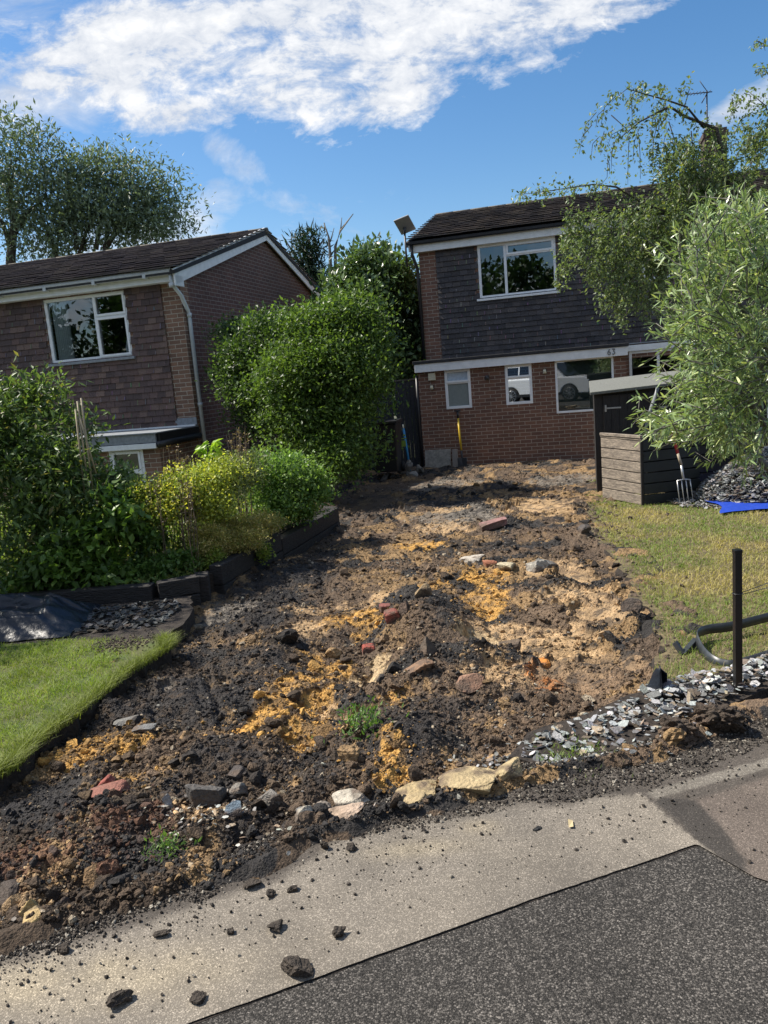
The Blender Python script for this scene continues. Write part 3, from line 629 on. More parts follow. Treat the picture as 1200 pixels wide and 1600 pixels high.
# footway base (dark), then road / patches each a few mm higher
foot_edge = [(-30, -9.5), (-3.0, 1.33), (-1.75, 1.91), (-1.27, 2.13), (-1.0, 2.24), (-.73, 2.33), (-.38, 2.56), (0, 2.68), (.5, 2.83), (.95, 2.90), (1.5, 3.16), (2.2, 3.42), (9, 5.9), (30, 13.5)]
kerb = [(-30, -11.0), (-3.4, .70), (-1.3, 1.48), (-.605, 1.741), (.027, 1.98), (.391, 2.115), (.94, 2.30), (1.04, 2.12), (1.30, 1.9), (1.75, 1.75), (3.4, 2.2)]
sheet('road', [(-60, -60), (90, -60), (90, 38), (9, 5.0), (3.5, 3.35), (.94, 2.45), (-.6, 1.9), (-3.4, .85), (-60, -23)], .0, M['road'])
sheet('pavement', [(3.3, 2.2), (30, 9), (30, 13.6), (9, 6.0), (3.3, 3.95)], .003, M['road'])
uu = np.arange(-3.4, 3.42, .012); nv = 150; vv = np.linspace(0, 1, nv)
kb = lin_ = np.interp(uu, [p[0] for p in kerb], [p[1] for p in kerb]); ft = np.interp(uu, [p[0] for p in foot_edge], [p[1] for p in foot_edge])+.07
kb = kb+.005*(vn(uu*9, uu*0, 3)-.5)+.0025*(vn(uu*40, uu*0, 3)-.5)
GXp = np.tile(uu, (nv, 1)); GYp = kb[None]*(1-vv[:, None])+ft[None]*vv[:, None]
fz = lambda d, w, sd: np.clip(.5+(d+.022*(fbm(GXp*14, GYp*14, sd, 4)-.5)*2*(w/.02))/w, 0, 1)[..., None]
def sdist(P): d = dist_poly(GXp, GYp, P); return np.where(polyin(GXp, GYp, P), d, -d)
paleP = [(-3.6, .3), (.94, 2.20), (.99, 2.27), (.945, 2.32), (.905, 2.47), (.869, 2.635), (.50, 2.60), (.2, 2.575), (-.095, 2.53), (-.30, 2.47), (-.42, 2.29), (-.70, 2.19), (-.90, 2.09), (-1.245, 2.02), (-1.8, 1.80), (-3.6, 1.05)]
d1 = sdist(paleP); topw = np.where((GXp < .84), .05, .006)
Cp = np.tile(np.array((.078, .067, .056)), (*GXp.shape, 1))*(.7+.6*fbm(GXp*6, GYp*6, 3, 4))[..., None]
bl_ = fbm(GXp*2.3, GYp*3.4, 17, 5)[..., None]; paleC = np.array((.150, .133, .112))*(1-bl_)+np.array((.235, .205, .165))*bl_
sandy = np.exp(-(((GXp+.95)/.42)**2+((GYp-1.92)/.10)**2))+.8*np.exp(-(((GXp-.02)/.16)**2+((GYp-2.40)/.05)**2))+.8*np.exp(-(((GXp-.25)/.07)**2+((GYp-2.5)/.04)**2)); sandy = np.clip(sandy*(.3+1.3*fbm(GXp*9, GYp*9, 71, 4)), 0, 1)[..., None]
paleC = paleC*(1-sandy*.6)+np.array((.37, .31, .21))*sandy*.6
w_ = np.clip(.5+(d1+.05*(fbm(GXp*7, GYp*7, 5, 5)-.5)*2*(topw/.05))/topw, 0, 1)[..., None]; Cp = Cp*(1-w_)+paleC*w_
for P_, col_, wd in (([(.905, 2.585), (1.42, 2.735), (2.6, 3.07), (3.6, 3.37), (3.6, 3.44), (2.6, 3.14), (1.42, 2.80), (.92, 2.645), (.89, 2.62)], (.17, .152, .126), .012),
                     ([(1.03, 2.555), (1.44, 2.69), (3.6, 3.32), (3.6, 1.7), (1.5, 1.85), (1.02, 2.10), (.99, 2.33)], (.125, .102, .084), .03),
                     ([(.955, 2.29), (1.02, 2.13), (1.05, 2.2), (1.06, 2.40), (1.04, 2.55), (.93, 2.585), (.90, 2.56), (.93, 2.45)], (.050, .044, .038), .012)):
    w_ = np.clip(.5+(sdist(P_)+.008*(fbm(GXp*16, GYp*16, 9, 3)-.5)*2)/wd, 0, 1)[..., None]; Cp = Cp*(1-w_)+np.array(col_)*(.8+.4*fbm(GXp*4, GYp*4, 2, 5))[..., None]*w_
I_ = np.arange(GXp.size).reshape(GXp.shape); FQ = np.stack([I_[:-1, :-1], I_[:-1, 1:], I_[1:, 1:], I_[1:, :-1]], -1).reshape(-1, 4)
raw('footpath', np.stack([GXp, GYp, .0045+.0025*(fbm(GXp*3, GYp*3, 4, 3)-.5)+.001-.09*np.clip((vv[:, None]-.93)/.07, 0, 1)*np.ones_like(GXp)], -1).reshape(-1, 3), FQ, M['path'], cols=Cp.reshape(-1, 3), smooth=True, kind='structure')
m = MB(); kk_ = [p for p in kerb[1:7]]; 
for a_, b_ in zip(kk_, kk_[1:]):
    n_ = max(2, int(math.hypot(b_[0]-a_[0], b_[1]-a_[1])/.04))
    for q_ in range(n_):
        t0, t1 = q_/n_, (q_+1)/n_; w0 = random.uniform(.002, .006)
        m.add([(a_[0]+(b_[0]-a_[0])*t0, a_[1]+(b_[1]-a_[1])*t0-w0, .0012), (a_[0]+(b_[0]-a_[0])*t1, a_[1]+(b_[1]-a_[1])*t1-w0, .0012), (a_[0]+(b_[0]-a_[0])*t1, a_[1]+(b_[1]-a_[1])*t1+.002, .0012), (a_[0]+(b_[0]-a_[0])*t0, a_[1]+(b_[1]-a_[1])*t0+.002, .0012)], [(0, 1, 2, 3)])
m.build('pavement_joint', M['cut'], kind='structure')

# ------------------------------------------------ excavated driveway
DRL = [(2.0, -3.6), (3.12, -2.9), (3.3, -1.86), (3.9, -1.76), (4.8, -1.52), (5.6, -1.75), (6.05, -1.62), (7.16, -1.34), (8.24, -1.01), (9.5, -.66), (10.2, -1.0), (11.0, -1.9), (16.4, -2.2)]
DRR = [(2.0, 2.2), (3.0, 1.7), (3.5, 1.22), (3.82, 1.30), (4.5, 1.55), (5.5, 1.76), (7.86, 2.18), (9.6, 2.6), (11.57, 3.05), (13, 3.6), (16.4, 4.4)]
def lin(y, P): return np.interp(y, [p[0] for p in P], [p[1] for p in P])
def DZ(y): return -.10 - .021*(y-3)
ys = 2.02*np.exp(np.arange(0, 780)*.0027); ys = ys[ys < 16.6]
ss = np.linspace(-.98, .62, 820)
SX, SY = np.meshgrid(ss, ys); PXX = SX*SY
# patches measured in the photograph: centre, half sizes, colour, smoothness (0 = cloddy 1 = smooth)
TAN, ORG, CRM, BLK, BRN, RBR, GRY, ROR = (.46, .31, .165), (.52, .29, .075), (.5, .37, .21), (.030, .027, .026), (.115, .078, .05), (.125, .062, .036), (.19, .165, .135), (.45, .16, .035)
PATCH = [(570, 790, 70, 22, BRN, .9), (620, 762, 60, 10, BRN, .8), (850, 795, 60, 14, TAN, .8), (720, 812, 70, 16, GRY, .5), (700, 828, 50, 8, TAN, .5), (650, 858, 42, 9, ORG, .3), (700, 760, 60, 9, GRY, .5),
         (430, 930, 90, 46, BLK, .2), (760, 858, 90, 14, BLK, .3), (480, 890, 60, 28, BLK, .2), (520, 850, 50, 14, BRN, .3), (700, 790, 60, 8, BLK, .2), (880, 755, 60, 8, GRY, .2), (700, 800, 30, 8, TAN, .5), (830, 840, 60, 9, BRN, .3),
         (760, 905, 30, 14, ORG, .3), (760, 940, 36, 26, ORG, .3), (890, 895, 60, 18, TAN, .8), (900, 935, 70, 16, TAN, .6), (940, 965, 50, 22, TAN, .7), (800, 985, 70, 18, TAN, .5), (870, 1005, 80, 24, TAN, .65), (760, 1010, 40, 20, CRM, .7),
         (500, 960, 50, 14, TAN, .3), (560, 985, 55, 16, ORG, .3), (480, 1000, 40, 14, TAN, .3), (540, 930, 60, 20, BRN, .2), (600, 950, 40, 14, TAN, .2), (520, 1010, 60, 16, BRN, .2),
         (850, 1062, 24, 22, ROR, .2), (500, 1050, 40, 7, ORG, .25), (372, 1153, 20, 6, ORG, .4), (392, 1145, 22, 8, ORG, .4), (410, 1133, 22, 9, ORG, .4), (428, 1118, 22, 10, ORG, .4), (442, 1102, 22, 11, ORG, .4), (456, 1086, 24, 11, ORG, .4), (476, 1072, 26, 9, ORG, .4), (505, 1066, 26, 7, ORG, .4), (490, 1100, 26, 15, ORG, .4), (515, 1112, 20, 10, TAN, .5), (520, 1090, 16, 9, ORG, .3), (470, 1040, 26, 6, ORG, .2), (540, 1040, 22, 6, ORG, .2), (630, 1090, 16, 8, ORG, .2), (780, 1070, 18, 7, ORG, .2), (680, 925, 24, 7, ORG, .2), (590, 1040, 22, 8, CRM, .6), (575, 1058, 48, 11, CRM, .9), (480, 1160, 40, 16, ORG, .3), (540, 1125, 50, 16, TAN, .8), (440, 1195, 0, 0, ORG, 0),
         (620, 1110, 30, 16, ORG, .2), (690, 1070, 40, 22, BRN, .1), (170, 1170, 70, 13, ORG, .2), (130, 1192, 70, 11, ORG, .3), (215, 1165, 36, 14, ORG, .2), (205, 1240, 16, 24, ORG, .2), (150, 1300, 16, 10, ORG, .2), (150, 1245, 16, 8, TAN, .2),
         (660, 1140, 70, 34, BLK, .1), (640, 1180, 70, 30, BLK, .1), (330, 1080, 100, 42, BLK, .3), (300, 1140, 60, 34, BLK, .2), (90, 1265, 120, 46, BLK, .1), (70, 1310, 80, 30, BLK, .1), (560, 1195, 110, 26, BLK, .2), (420, 1040, 60, 26, BLK, .3), (380, 985, 60, 26, BLK, .3), (440, 1170, 0, 0, BLK, .1),
         (250, 1110, 130, 60, BLK, .15), (160, 1290, 150, 40, BLK, .1), (480, 1230, 90, 22, BLK, .1), (350, 1000, 60, 24, BLK, .2), (400, 960, 70, 30, BLK, .2), (190, 1330, 90, 26, RBR, .1), (60, 1380, 60, 20, RBR, .1), (330, 1230, 60, 36, BLK, .1), (300, 1290, 46, 14, TAN, .1), (270, 1190, 60, 30, BRN, .1), (380, 1310, 90, 26, BLK, .1), (370, 1010, 40, 10, BRN, .3), (700, 970, 40, 30, BLK, .0), (640, 1010, 50, 26, BRN, .0),
         (880, 1075, 110, 26, (.22, .145, .085), .7), (780, 1060, 60, 20, TAN, .4), (930, 1040, 70, 20, (.24, .16, .09), .6), (740, 1195, 50, 9, TAN, .5), (780, 1160, 60, 24, BRN, .1), (860, 1110, 70, 16, BRN, .3), (605, 1215, 18, 30, ORG, .1), (10, 1440, 50, 30, TAN, .1), (270, 1085, 22, 12, GRY, .8), (420, 870, 40, 20, GRY, .6), (350, 960, 50, 14, GRY, .5), (960, 900, 20, 30, BRN, .2), (575, 1165, 0, 0, BLK, 0)]
def wob(x, y): return x + .09*(fbm(x*5, y*5, 31, 3)-.5)*2, y + .13*(fbm(x*5, y*5, 57, 3)-.5)*2
def soilcol(x, y):
    k = fbm(x*2.1, y*1.8, 3, 5)[..., None]; k2 = vn(x*9, y*9, 77)[..., None]
    lf = np.clip((.25-x)/1.1, 0, 1)[..., None]*np.clip((10-y)/3, 0, 1)[..., None]; base = (np.array((.072, .052, .037))*(1-k) + np.array((.165, .112, .070))*k)*(1-.50*lf)
    base = np.where(fbm(x*3.2, y*2.6, 91, 4)[..., None] > .52, np.array((.030, .027, .025)), base)
    base = np.where((fbm(x*4.0, y*3.2, 191, 4)[..., None] > .60), np.array((.24, .155, .075)), base)
    c = base*(.75+.5*k2); sm = np.zeros(x.shape)+.12
    xw, yw = wob(x, y)
    for px, py, rx, ry, col, s in PATCH:
        if rx == 0: continue
        p = PZ(px, py, -.10, -.021); D = p[1]; R = np.hypot(D, 1.6)
        ax, ay = rx*R/FPX, ry*R*R/(FPX*1.65)
        d = ((xw-p[0])/ax)**2 + ((yw-p[1])/ay)**2
        e = d + 1.5*(fbm(x*9+px, y*9, 7, 5)-.5)*2
        w = np.clip((1.15-e)/.35, 0, 1)
        br = (.8+.4*vn(x*23, y*23, px))[..., None]
        spk = 1.0 if col is BLK else .88
        w2 = w*np.where(fbm(x*19, y*19, px+1, 4) < .56, 1, 1-spk*.8)
        w2 = w2*(.62+.38*vn(x*7+px, y*7, 9))
        c = c*(1-w2[..., None]) + np.array(col)*br*w2[..., None]; sm = sm*(1-w) + s*w
    # pale grit and stains
    g = vn(x*55, y*55, 13); c = np.where((g > .965)[..., None] & (vn(x*2, y*2, 8) > .35)[..., None], np.array((.3, .25, .18)), c)
    return c, sm
MOUND = [(650, 965, 50, 40, .11), (640, 1010, 60, 36, .09), (690, 985, 40, 40, .07), (655, 1060, 50, 26, .08), (640, 1150, 80, 44, .10), (620, 1200, 60, 26, .05), (340, 1215, 70, 30, .12), (330, 1185, 50, 20, .04), (430, 1040, 60, 24, .05), (700, 905, 60, 20, .06), (820, 880, 60, 14, .07),
         (500, 1110, 50, 26, -.06), (560, 1060, 60, 14, -.05), (880, 1030, 120, 60, -.05), (900, 900, 70, 26, -.03), (430, 905, 60, 24, .06), (150, 1180, 70, 14, .05), (160, 1320, 110, 30, .05), (380, 1290, 90, 30, .05), (600, 1240, 80, 18, .05), (520, 1255, 50, 14, .03), (770, 1215, 70, 10, .03),
         (820, 1140, 50, 16, .03), (590, 905, 50, 16, .05), (760, 800, 60, 8, .05), (560, 925, 40, 12, .04), (210, 1200, 30, 14, -.04), (470, 1165, 36, 12, -.05), (740, 1040, 40, 20, .05), (980, 975, 26, 16, .09), (1000, 1040, 20, 20, .06)]
def soilz(x, y, sm=None, detail=True):
    if sm is None: sm = soilcol(x, y)[1]
    z = DZ(y) + .07*(fbm(x*1.3, y*1.3, 2, 3)-.5) - .05*np.clip((np.abs(fbm(x*1.6+.5*y, y*.5, 27, 2)-.5)*-9+.55), 0, 1)*np.clip((y-3.2)*2, 0, 1)
    for px, py, rx, ry, h in MOUND:
        p = PZ(px, py, -.10, -.021); R = np.hypot(p[1], 1.6)
        ax, ay = rx*R/FPX, ry*R*R/(FPX*1.65)
        z = z + h*np.exp(-(((x-p[0])/ax)**2+((y-p[1])/ay)**2)*1.1)
    rough = (1-sm)
    far = np.clip((y-3)/9, 0, 1)
    w1, _ = worley(x*5.5, y*5.5, 3); w2, _ = worley(x*12, y*12, 5); w3, _ = worley(x*26, y*26, 9)
    dome = lambda w: np.sqrt(np.clip(1-w*w, 0, 1))
    gate = np.clip((fbm(x*2.2, y*2.2, 44, 3)-.38)*4, 0, 1)
    z = z + rough*(.075*dome(w1)*gate*vn(x*5, y*5, 3)*1.4 + .036*dome(w2)*(.3+.7*gate) + .017*dome(w3))*(1-.15*far) + (.3+.7*rough)*(.018*(fbm(x*17, y*17, 6, 4)-.5)*2+.010*(fbm(x*48, y*48, 16, 3)-.5)*2)
    # digger tooth ridges on the smooth clay
    rid = np.abs(((x*.35+y+.05*fbm(x*2, y*2, 4))*9) % 1-.5); z = z + .02*rid*np.clip((x-.55)*3, 0, 1)*np.clip((5.2-y)*2, 0, 1)*np.clip((y-3.3)*2, 0, 1)
    # foot of the slope onto the pavement: soil runs out over the tarmac
    fe = np.interp(x, [p[0] for p in foot_edge], [p[1] for p in foot_edge])
    t = np.clip((y-(fe-.14)-.10*(fbm(x*4, y*4, 66, 3)-.5)*2)/.30, 0, 1)
    top = .012 + .010*(fbm(x*40, y*40, 26, 3)-.5)*2 + rough*(.018*dome(w2)+.010*dome(w3)) + .02*(fbm(x*3, y*3, 12, 3))
    z = z*np.clip((t-.35)/.65, 0, 1) + (1-np.clip((t-.35)/.65, 0, 1))*top
    z = np.where(t <= .0, -.03, np.where(t < .35, z*(t/.35)-.022*(1-t/.35), z))
    return z
cc, sm = soilcol(PXX, SY); SZ = soilz(PXX, SY, sm)
ok = (PXX > lin(SY, DRL)-.35) & (PXX < lin(SY, DRR)+.35)
ok &= ~((SY < 3.3) & (SZ < -.02) & (SY < np.interp(PXX, [p[0] for p in foot_edge], [p[1] for p in foot_edge])-.05))
ny, nx = SX.shape; I = np.arange(nx*ny).reshape(ny, nx); fo = ok[:-1, :-1] & ok[1:, :-1] & ok[:-1, 1:] & ok[1:, 1:]
FQ = np.stack([I[:-1, :-1], I[:-1, 1:], I[1:, 1:], I[1:, :-1]], -1)[fo]
us, inv = np.unique(FQ, return_inverse=True)
raw('driveway', np.stack([PXX, SY, SZ], -1).reshape(-1, 3)[us], inv.reshape(FQ.shape), M['soil'], cols=cc.reshape(-1, 3)[us], smooth=False, kind='structure')
def gz(x, y):
    a = np.array([float(x)]); b = np.array([float(y)]); return float(soilz(a, b)[0])

# ------------------------------------------------ stones, clods, chips (numpy lumps)
def ico(sub, seed, jit=.22, flat=1.0):
    b = bmesh.new(); bmesh.ops.create_icosphere(b, subdivisions=sub, radius=1); rg = np.random.default_rng(seed)
    V = np.array([v.co[:] for v in b.verts]); F = np.array([[v.index for v in f.verts] for f in b.faces]); b.free()
    d = rg.normal(size=(7, 3)); d /= np.linalg.norm(d, axis=1)[:, None]; o = rg.uniform(.45, .8, 7)
    V = np.sign(V)*np.abs(V)**.75
    for k in range(7):
        t = V@d[k]; V = V - np.clip(t-o[k]*.95, 0, 9)[:, None]*d[k]*.97
    V = V*(1+rg.normal(size=(len(V), 1))*jit*.35); V[:, 2] *= flat; return V, F
def randrot(n, rg):
    q = rg.normal(size=(n, 4)); q /= np.linalg.norm(q, axis=1)[:, None]; w, x, y, z = q.T
    return np.stack([1-2*(y*y+z*z), 2*(x*y-z*w), 2*(x*z+y*w), 2*(x*y+z*w), 1-2*(x*x+z*z), 2*(y*z-x*w), 2*(x*z-y*w), 2*(y*z+x*w), 1-2*(x*x+y*y)], -1).reshape(n, 3, 3)
def lumps(name, P, S, C, m, sub=2, seed=1, sc=(1, 1, .75), smooth=False, nvar=8, **t):
    rg = np.random.default_rng(seed); Vs = []; Fs = []; Cs = []; k = 0
    base = [ico(sub, seed*10+i) for i in range(nvar)]
    which = rg.integers(0, nvar, len(P)); R = randrot(len(P), rg)
    for b in range(nvar):
        ix = np.where(which == b)[0]
        if not len(ix): continue
        V, F = base[b]; s = np.array(sc)*rg.uniform(.7, 1.25, (len(ix), 3))
        X = np.einsum('nij,nvj->nvi', R[ix], V[None]*s[:, None]); X[:, :, 2] *= .85
        X = X*S[ix, None, None] + P[ix, None]
        Vs.append(X.reshape(-1, 3)); Cs.append(np.repeat(C[ix], len(V), 0))
        Fs.append((F[None]+np.arange(len(ix))[:, None, None]*len(V)).reshape(-1, 3)+k); k += len(ix)*len(V)
    return raw(name, np.concatenate(Vs), np.concatenate(Fs), m, cols=np.concatenate(Cs), smooth=smooth, **t)
def in_drive(x, y, pad=.0): return (x > lin(y, DRL)+pad) & (x < lin(y, DRR)-pad)
rg = np.random.default_rng(5)
def scatter(n, dens_far=1.0):
    u = rg.uniform(0, 1, n); y = 2.15*np.exp(u*math.log(15.8/2.15)); x = y*rg.uniform(-.95, .5, n); return x, y
for nS, lo, par, mx_, sub_, sd_ in ((290000, .0040, 2.5, .017, 1, 2), (11000, .012, 2.5, .040, 2, 3), (900, .026, 3.0, .070, 3, 4)):
    x, y = scatter(nS)
    fe = np.interp(x, [p[0] for p in foot_edge], [p[1] for p in foot_edge])
    k = in_drive(x, y, .02) & (y > fe-.08); x, y = x[k], y[k]
    sm = soilcol(x, y)[1]; jt = rg.normal(size=(2, len(x)))*.10; jt[:, rg.uniform(0, 1, len(x)) < .45] *= .1; c = soilcol(x+jt[0], y+jt[1])[0]
    keep = (rg.uniform(0, 1, len(x)) > sm*1.0) & (fbm(x*2.6, y*2.6, 44, 4)+rg.uniform(-.25, .25, len(x)) > (.27 if sub_ == 1 else .46 if sub_ == 2 else .54)); x, y, c = x[keep], y[keep], c[keep]
    S = np.clip(lo*(.8+rg.pareto(par, len(x))), 0, mx_)*(.75+.25*np.clip(y/3.2, 1, 3.0)); z = soilz(x, y)+S*.25
    c = c*rg.uniform(.6, 1.35, (len(x), 1)); pal = rg.uniform(0, 1, len(x)) > .975; c[pal] = np.array((.34, .28, .2))*rg.uniform(.6, 1.2, (pal.sum(), 1))
    lumps('soil_clods', np.stack([x, y, z], -1), S, c, M['soil'], sub=sub_, seed=sd_, kind='stuff')
# crumbs spilled on the tarmac
n = 34000; u = rg.uniform(-2.2, 1.7, n); fe = np.interp(u, [p[0] for p in foot_edge], [p[1] for p in foot_edge]); off = np.where(rg.uniform(0, 1, n) < .45, np.abs(rg.normal(0, .09, n)), rg.uniform(0, 1, n)**1.25*np.interp(u, [-1.2, -.7, -.3, .3, .9, 1.6], [.12, .20, .16, .30, .32, .32]))+(rg.uniform(0, 1, n) > .93)*rg.exponential(.25, n)-.05; off += .10*(fbm(u*5, u*0, 3, 3)-.5)*2; yy = fe-off
S = .0022+.0030*rg.pareto(3, n); S = np.clip(S, 0, .008); kk = (yy > np.interp(u, [p[0] for p in kerb], [p[1] for p in kerb])+.03) & (yy < fe+.08)
P = np.stack([u, yy, .006+S*.4], -1)[kk]; c = np.array((.04, .033, .027))*rg.uniform(.6, 1.6, (n, 1))
pk = rg.uniform(0, 1, n) > .82; c[pk] = (.3, .27, .22); lumps('soil_crumbs', P, S[kk], c[kk], M['soil'], sub=1, seed=6, kind='stuff')

# ------------------------------------------------ individual stones
def rock(name, px, py, w, h, col, label, cat='stone', sub=4, seed=0, dep=.8, plane=(-.06, -.021), rot=0, flat=1.0, m='rock', group=None, rough=.12):
    p = PZ(px, py, *plane); D = p[1]; R = math.hypot(D, 1.6); W_ = w*R/FPX/2; H_ = h*R/FPX/2
    V, F = ico(sub, 100+seed, .05); V = V/np.abs(V).max(0)
    if name == 'brick_piece': V = np.sign(V)*np.abs(V)**.45; V = V/np.abs(V).max(0)
    nz_ = fbm(V[:, 0]*2.2+seed, V[:, 1]*2.2+V[:, 2]*1.7, seed, 4)-.5; V = V*(1+rough*1.3*nz_[:, None])
    if m == 'soil': q_ = worley(V[:, 0]*3.2+seed, V[:, 1]*2.4+V[:, 2]*3.1, seed)[0]; V = V*(1.12-.35*q_+.16*(fbm(V[:, 0]*9, V[:, 1]*8+V[:, 2]*9, 3, 3)-.5))[:, None]
    V = V*np.array((W_, W_*dep, H_*flat)); a = math.radians(rot); ca, sa = math.cos(a), math.sin(a)
    V = np.stack([V[:, 0]*ca-V[:, 2]*sa, V[:, 1], V[:, 0]*sa+V[:, 2]*ca], -1)
    zb = gz(p[0], p[1]) if p[1] > 2.9 or plane[0] != 0 else 0.004
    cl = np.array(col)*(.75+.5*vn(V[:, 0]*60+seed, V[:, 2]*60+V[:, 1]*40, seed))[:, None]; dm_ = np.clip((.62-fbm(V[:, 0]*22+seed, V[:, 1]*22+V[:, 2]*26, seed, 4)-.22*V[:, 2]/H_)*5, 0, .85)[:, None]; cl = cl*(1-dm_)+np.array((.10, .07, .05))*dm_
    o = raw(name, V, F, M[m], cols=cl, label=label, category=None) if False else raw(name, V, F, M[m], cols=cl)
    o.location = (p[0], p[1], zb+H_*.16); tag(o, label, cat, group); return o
ROCKS = [
 ('concrete_chunk', 560, 1252, 68, 34, (.40, .36, .29), 'large pale concrete chunk lying at the front edge of the dug soil', .6, -14, 1),
 ('stone', 538, 1282, 62, 22, (.36, .27, .2), 'long pinkish stone lying just in front of the large pale concrete chunk', .5, 14, 2),
 ('concrete_chunk', 484, 1296, 30, 34, (.36, .33, .27), 'upright pale wedge of concrete, leftmost of the pieces beside the tarmac', .6, 20, 3),
 ('clay_lump', 662, 1240, 68, 38, (.33, .25, .13), 'big yellow clay lump with a hollow underside at the soil edge', .8, 4, 4),
 ('clay_lump', 648, 1266, 36, 16, (.34, .26, .14), 'small pale yellow clay piece on the tarmac below the big yellow lump', .8, 10, 5),
 ('clay_lump', 745, 1240, 92, 26, (.37, .285, .155), 'long flat yellow sandstone slab along the tarmac edge', .5, 8, 6),
 ('clay_lump', 800, 1228, 44, 26, (.36, .28, .15), 'blocky yellow sandstone at the right end of the flat yellow slab', .6, 20, 7),
 ('brick_piece', 168, 1250, 56, 20, (.21, .085, .06), 'broken red brick lying flat in black soil near the left lawn', .5, 10, 8),
 ('brick_piece', 168, 1228, 22, 14, (.26, .07, .05), 'small red brick scrap just behind the broken red brick', .6, 40, 9),
 ('boulder', 322, 1240, 54, 56, (.075, .07, .065), 'dark grey angular block standing on the mound at front left', .6, 4, 10),
 ('slate_piece', 264, 1262, 12, 32, (.24, .24, .24), 'thin grey shard of stone standing on end beside the dark block', .4, 8, 11),
 ('slate_piece', 368, 1282, 30, 30, (.09, .125, .16), 'blue-grey slate piece at the foot of the front mound', .35, 25, 12),
 ('boulder', 428, 1250, 42, 34, (.17, .155, .135), 'rough grey stone right of the blue-grey slate piece', .8, 0, 13),
 ('boulder', 478, 1272, 32, 20, (.13, .13, .13), 'dark grey stone between the rough grey stone and the concrete chunks', .8, 0, 14),
 ('boulder', 505, 1268, 22, 20, (.19, .16, .13), 'small brown stone next to the left tip of the pale concrete chunk', .8, 0, 15),
 ('stone', 658, 1068, 44, 22, (.22, .13, .075), 'brown oblong stone on the central ridge of the driveway', .6, -4, 16),
 ('stone', 738, 1083, 40, 26, (.22, .125, .08), 'reddish-brown rounded stone right of the central ridge', .7, 6, 17),
 ('stone', 663, 965, 26, 28, (.28, .2, .11), 'yellowish cube-shaped stone on top of the central soil ridge', .8, 8, 18),
 ('stone', 636, 992, 20, 30, (.16, .11, .08), 'brown stone standing upright left of the yellowish ridge stone', .6, -20, 19),
 ('brick_piece', 617, 997, 20, 22, (.24, .07, .05), 'bright red brick fragment in the middle of the driveway', .7, 15, 20),
 ('brick_piece', 577, 1023, 18, 14, (.27, .06, .04), 'small vivid red brick fragment below the cloddy ridge', .7, 0, 21),
 ('brick_piece', 605, 975, 18, 12, (.2, .07, .055), 'dull red brick fragment furthest back of the red pieces', .7, 0, 22),
 ('boulder', 672, 1035, 26, 46, (.10, .075, .055), 'tall dark clod standing in the middle of the ridge', .7, 8, 23),
 ('stone', 834, 884, 40, 26, (.30, .28, .24), 'grey slab fragment tilted up at the back right of the driveway', .6, 35, 24),
 ('stone', 790, 892, 32, 14, (.44, .38, .25), 'pale yellow flat stone left of the tilted grey slab fragment', .7, 0, 25),
 ('stone', 741, 877, 40, 10, (.42, .38, .32), 'low whitish flat stone towards the back middle of the driveway', .7, 4, 26),
 ('stone', 855, 880, 34, 20, (.16, .155, .145), 'dark grey stone right behind the tilted grey slab fragment', .7, -10, 27),
 ('brick_piece', 766, 886, 18, 12, (.34, .13, .07), 'orange-brown brick fragment between the whitish and the yellow stones', .7, 0, 28),
 ('brick_piece', 772, 828, 36, 12, (.24, .13, .12), 'pinkish broken brick towards the house', .6, 12, 29),
 ('brick_piece', 844, 1036, 30, 16, (.5, .19, .03), 'bright orange lump on the toothed clay at the right', .7, 8, 30),
 ('stone', 800, 1012, 36, 16, (.12, .085, .055), 'dark brown slab lying on the pale clay right of the ridge', .6, -8, 31),
 ('boulder', 912, 840, 20, 16, (.07, .06, .055), 'round dark clod at the back beside the right lawn', .8, 0, 32),
 ('boulder', 985, 968, 30, 26, (.07, .055, .045), 'dark turf lump at the edge of the right lawn', .8, 0, 33),
 ('stone', 375, 1240, 24, 18, (.2, .18, .15), 'small grey stone high on the front mound', .8, 0, 34),
 ('clay_lump', 53, 1420, 28, 40, (.40, .29, .12), 'yellow stone leaning in the soil at the bottom left corner', .6, 25, 35),
 ('clay_lump', 62, 1442, 26, 18, (.34, .25, .12), 'yellow-brown stone directly below the leaning yellow stone', .7, 0, 36),
 ('clay_lump', 52, 1462, 30, 12, (.38, .27, .12), 'lowest of the three yellow stones at the bottom left', .7, 10, 37),
 ('boulder', 10, 1395, 40, 30, (.06, .045, .035), 'dark clod cut by the left edge of the picture', .8, 0, 38),
 ('boulder', 95, 1410, 24, 24, (.05, .04, .035), 'dark clod right of the leaning yellow stone', .8, 0, 39),
 ('boulder', 370, 1215, 24, 20, (.06, .05, .045), 'dark clod on the right flank of the front mound', .8, 0, 40),
 ('stone', 200, 1130, 34, 10, (.15, .145, .13), 'flat grey slab piece in the soil beside the cut lawn edge', .6, 4, 41),
 ('stone', 228, 1146, 34, 8, (.14, .14, .135), 'thin flat grey slab piece just right of the first grey slab', .6, 4, 42),
 ('boulder', 380, 920, 0, 0, (0, 0, 0), '', 0, 0, 0)]
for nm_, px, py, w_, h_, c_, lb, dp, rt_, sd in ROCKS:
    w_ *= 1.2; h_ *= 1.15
    if w_: rock(nm_, px, py+h_*.3, w_, h_, c_, lb, cat={'concrete_chunk': 'concrete', 'brick_piece': 'brick', 'clay_lump': 'clay lump', 'slate_piece': 'slate'}.get(nm_, 'stone'), seed=sd, dep=dp+.15, rot=rt_, plane=(-.05 if py > 1100 else -.12, -.015))
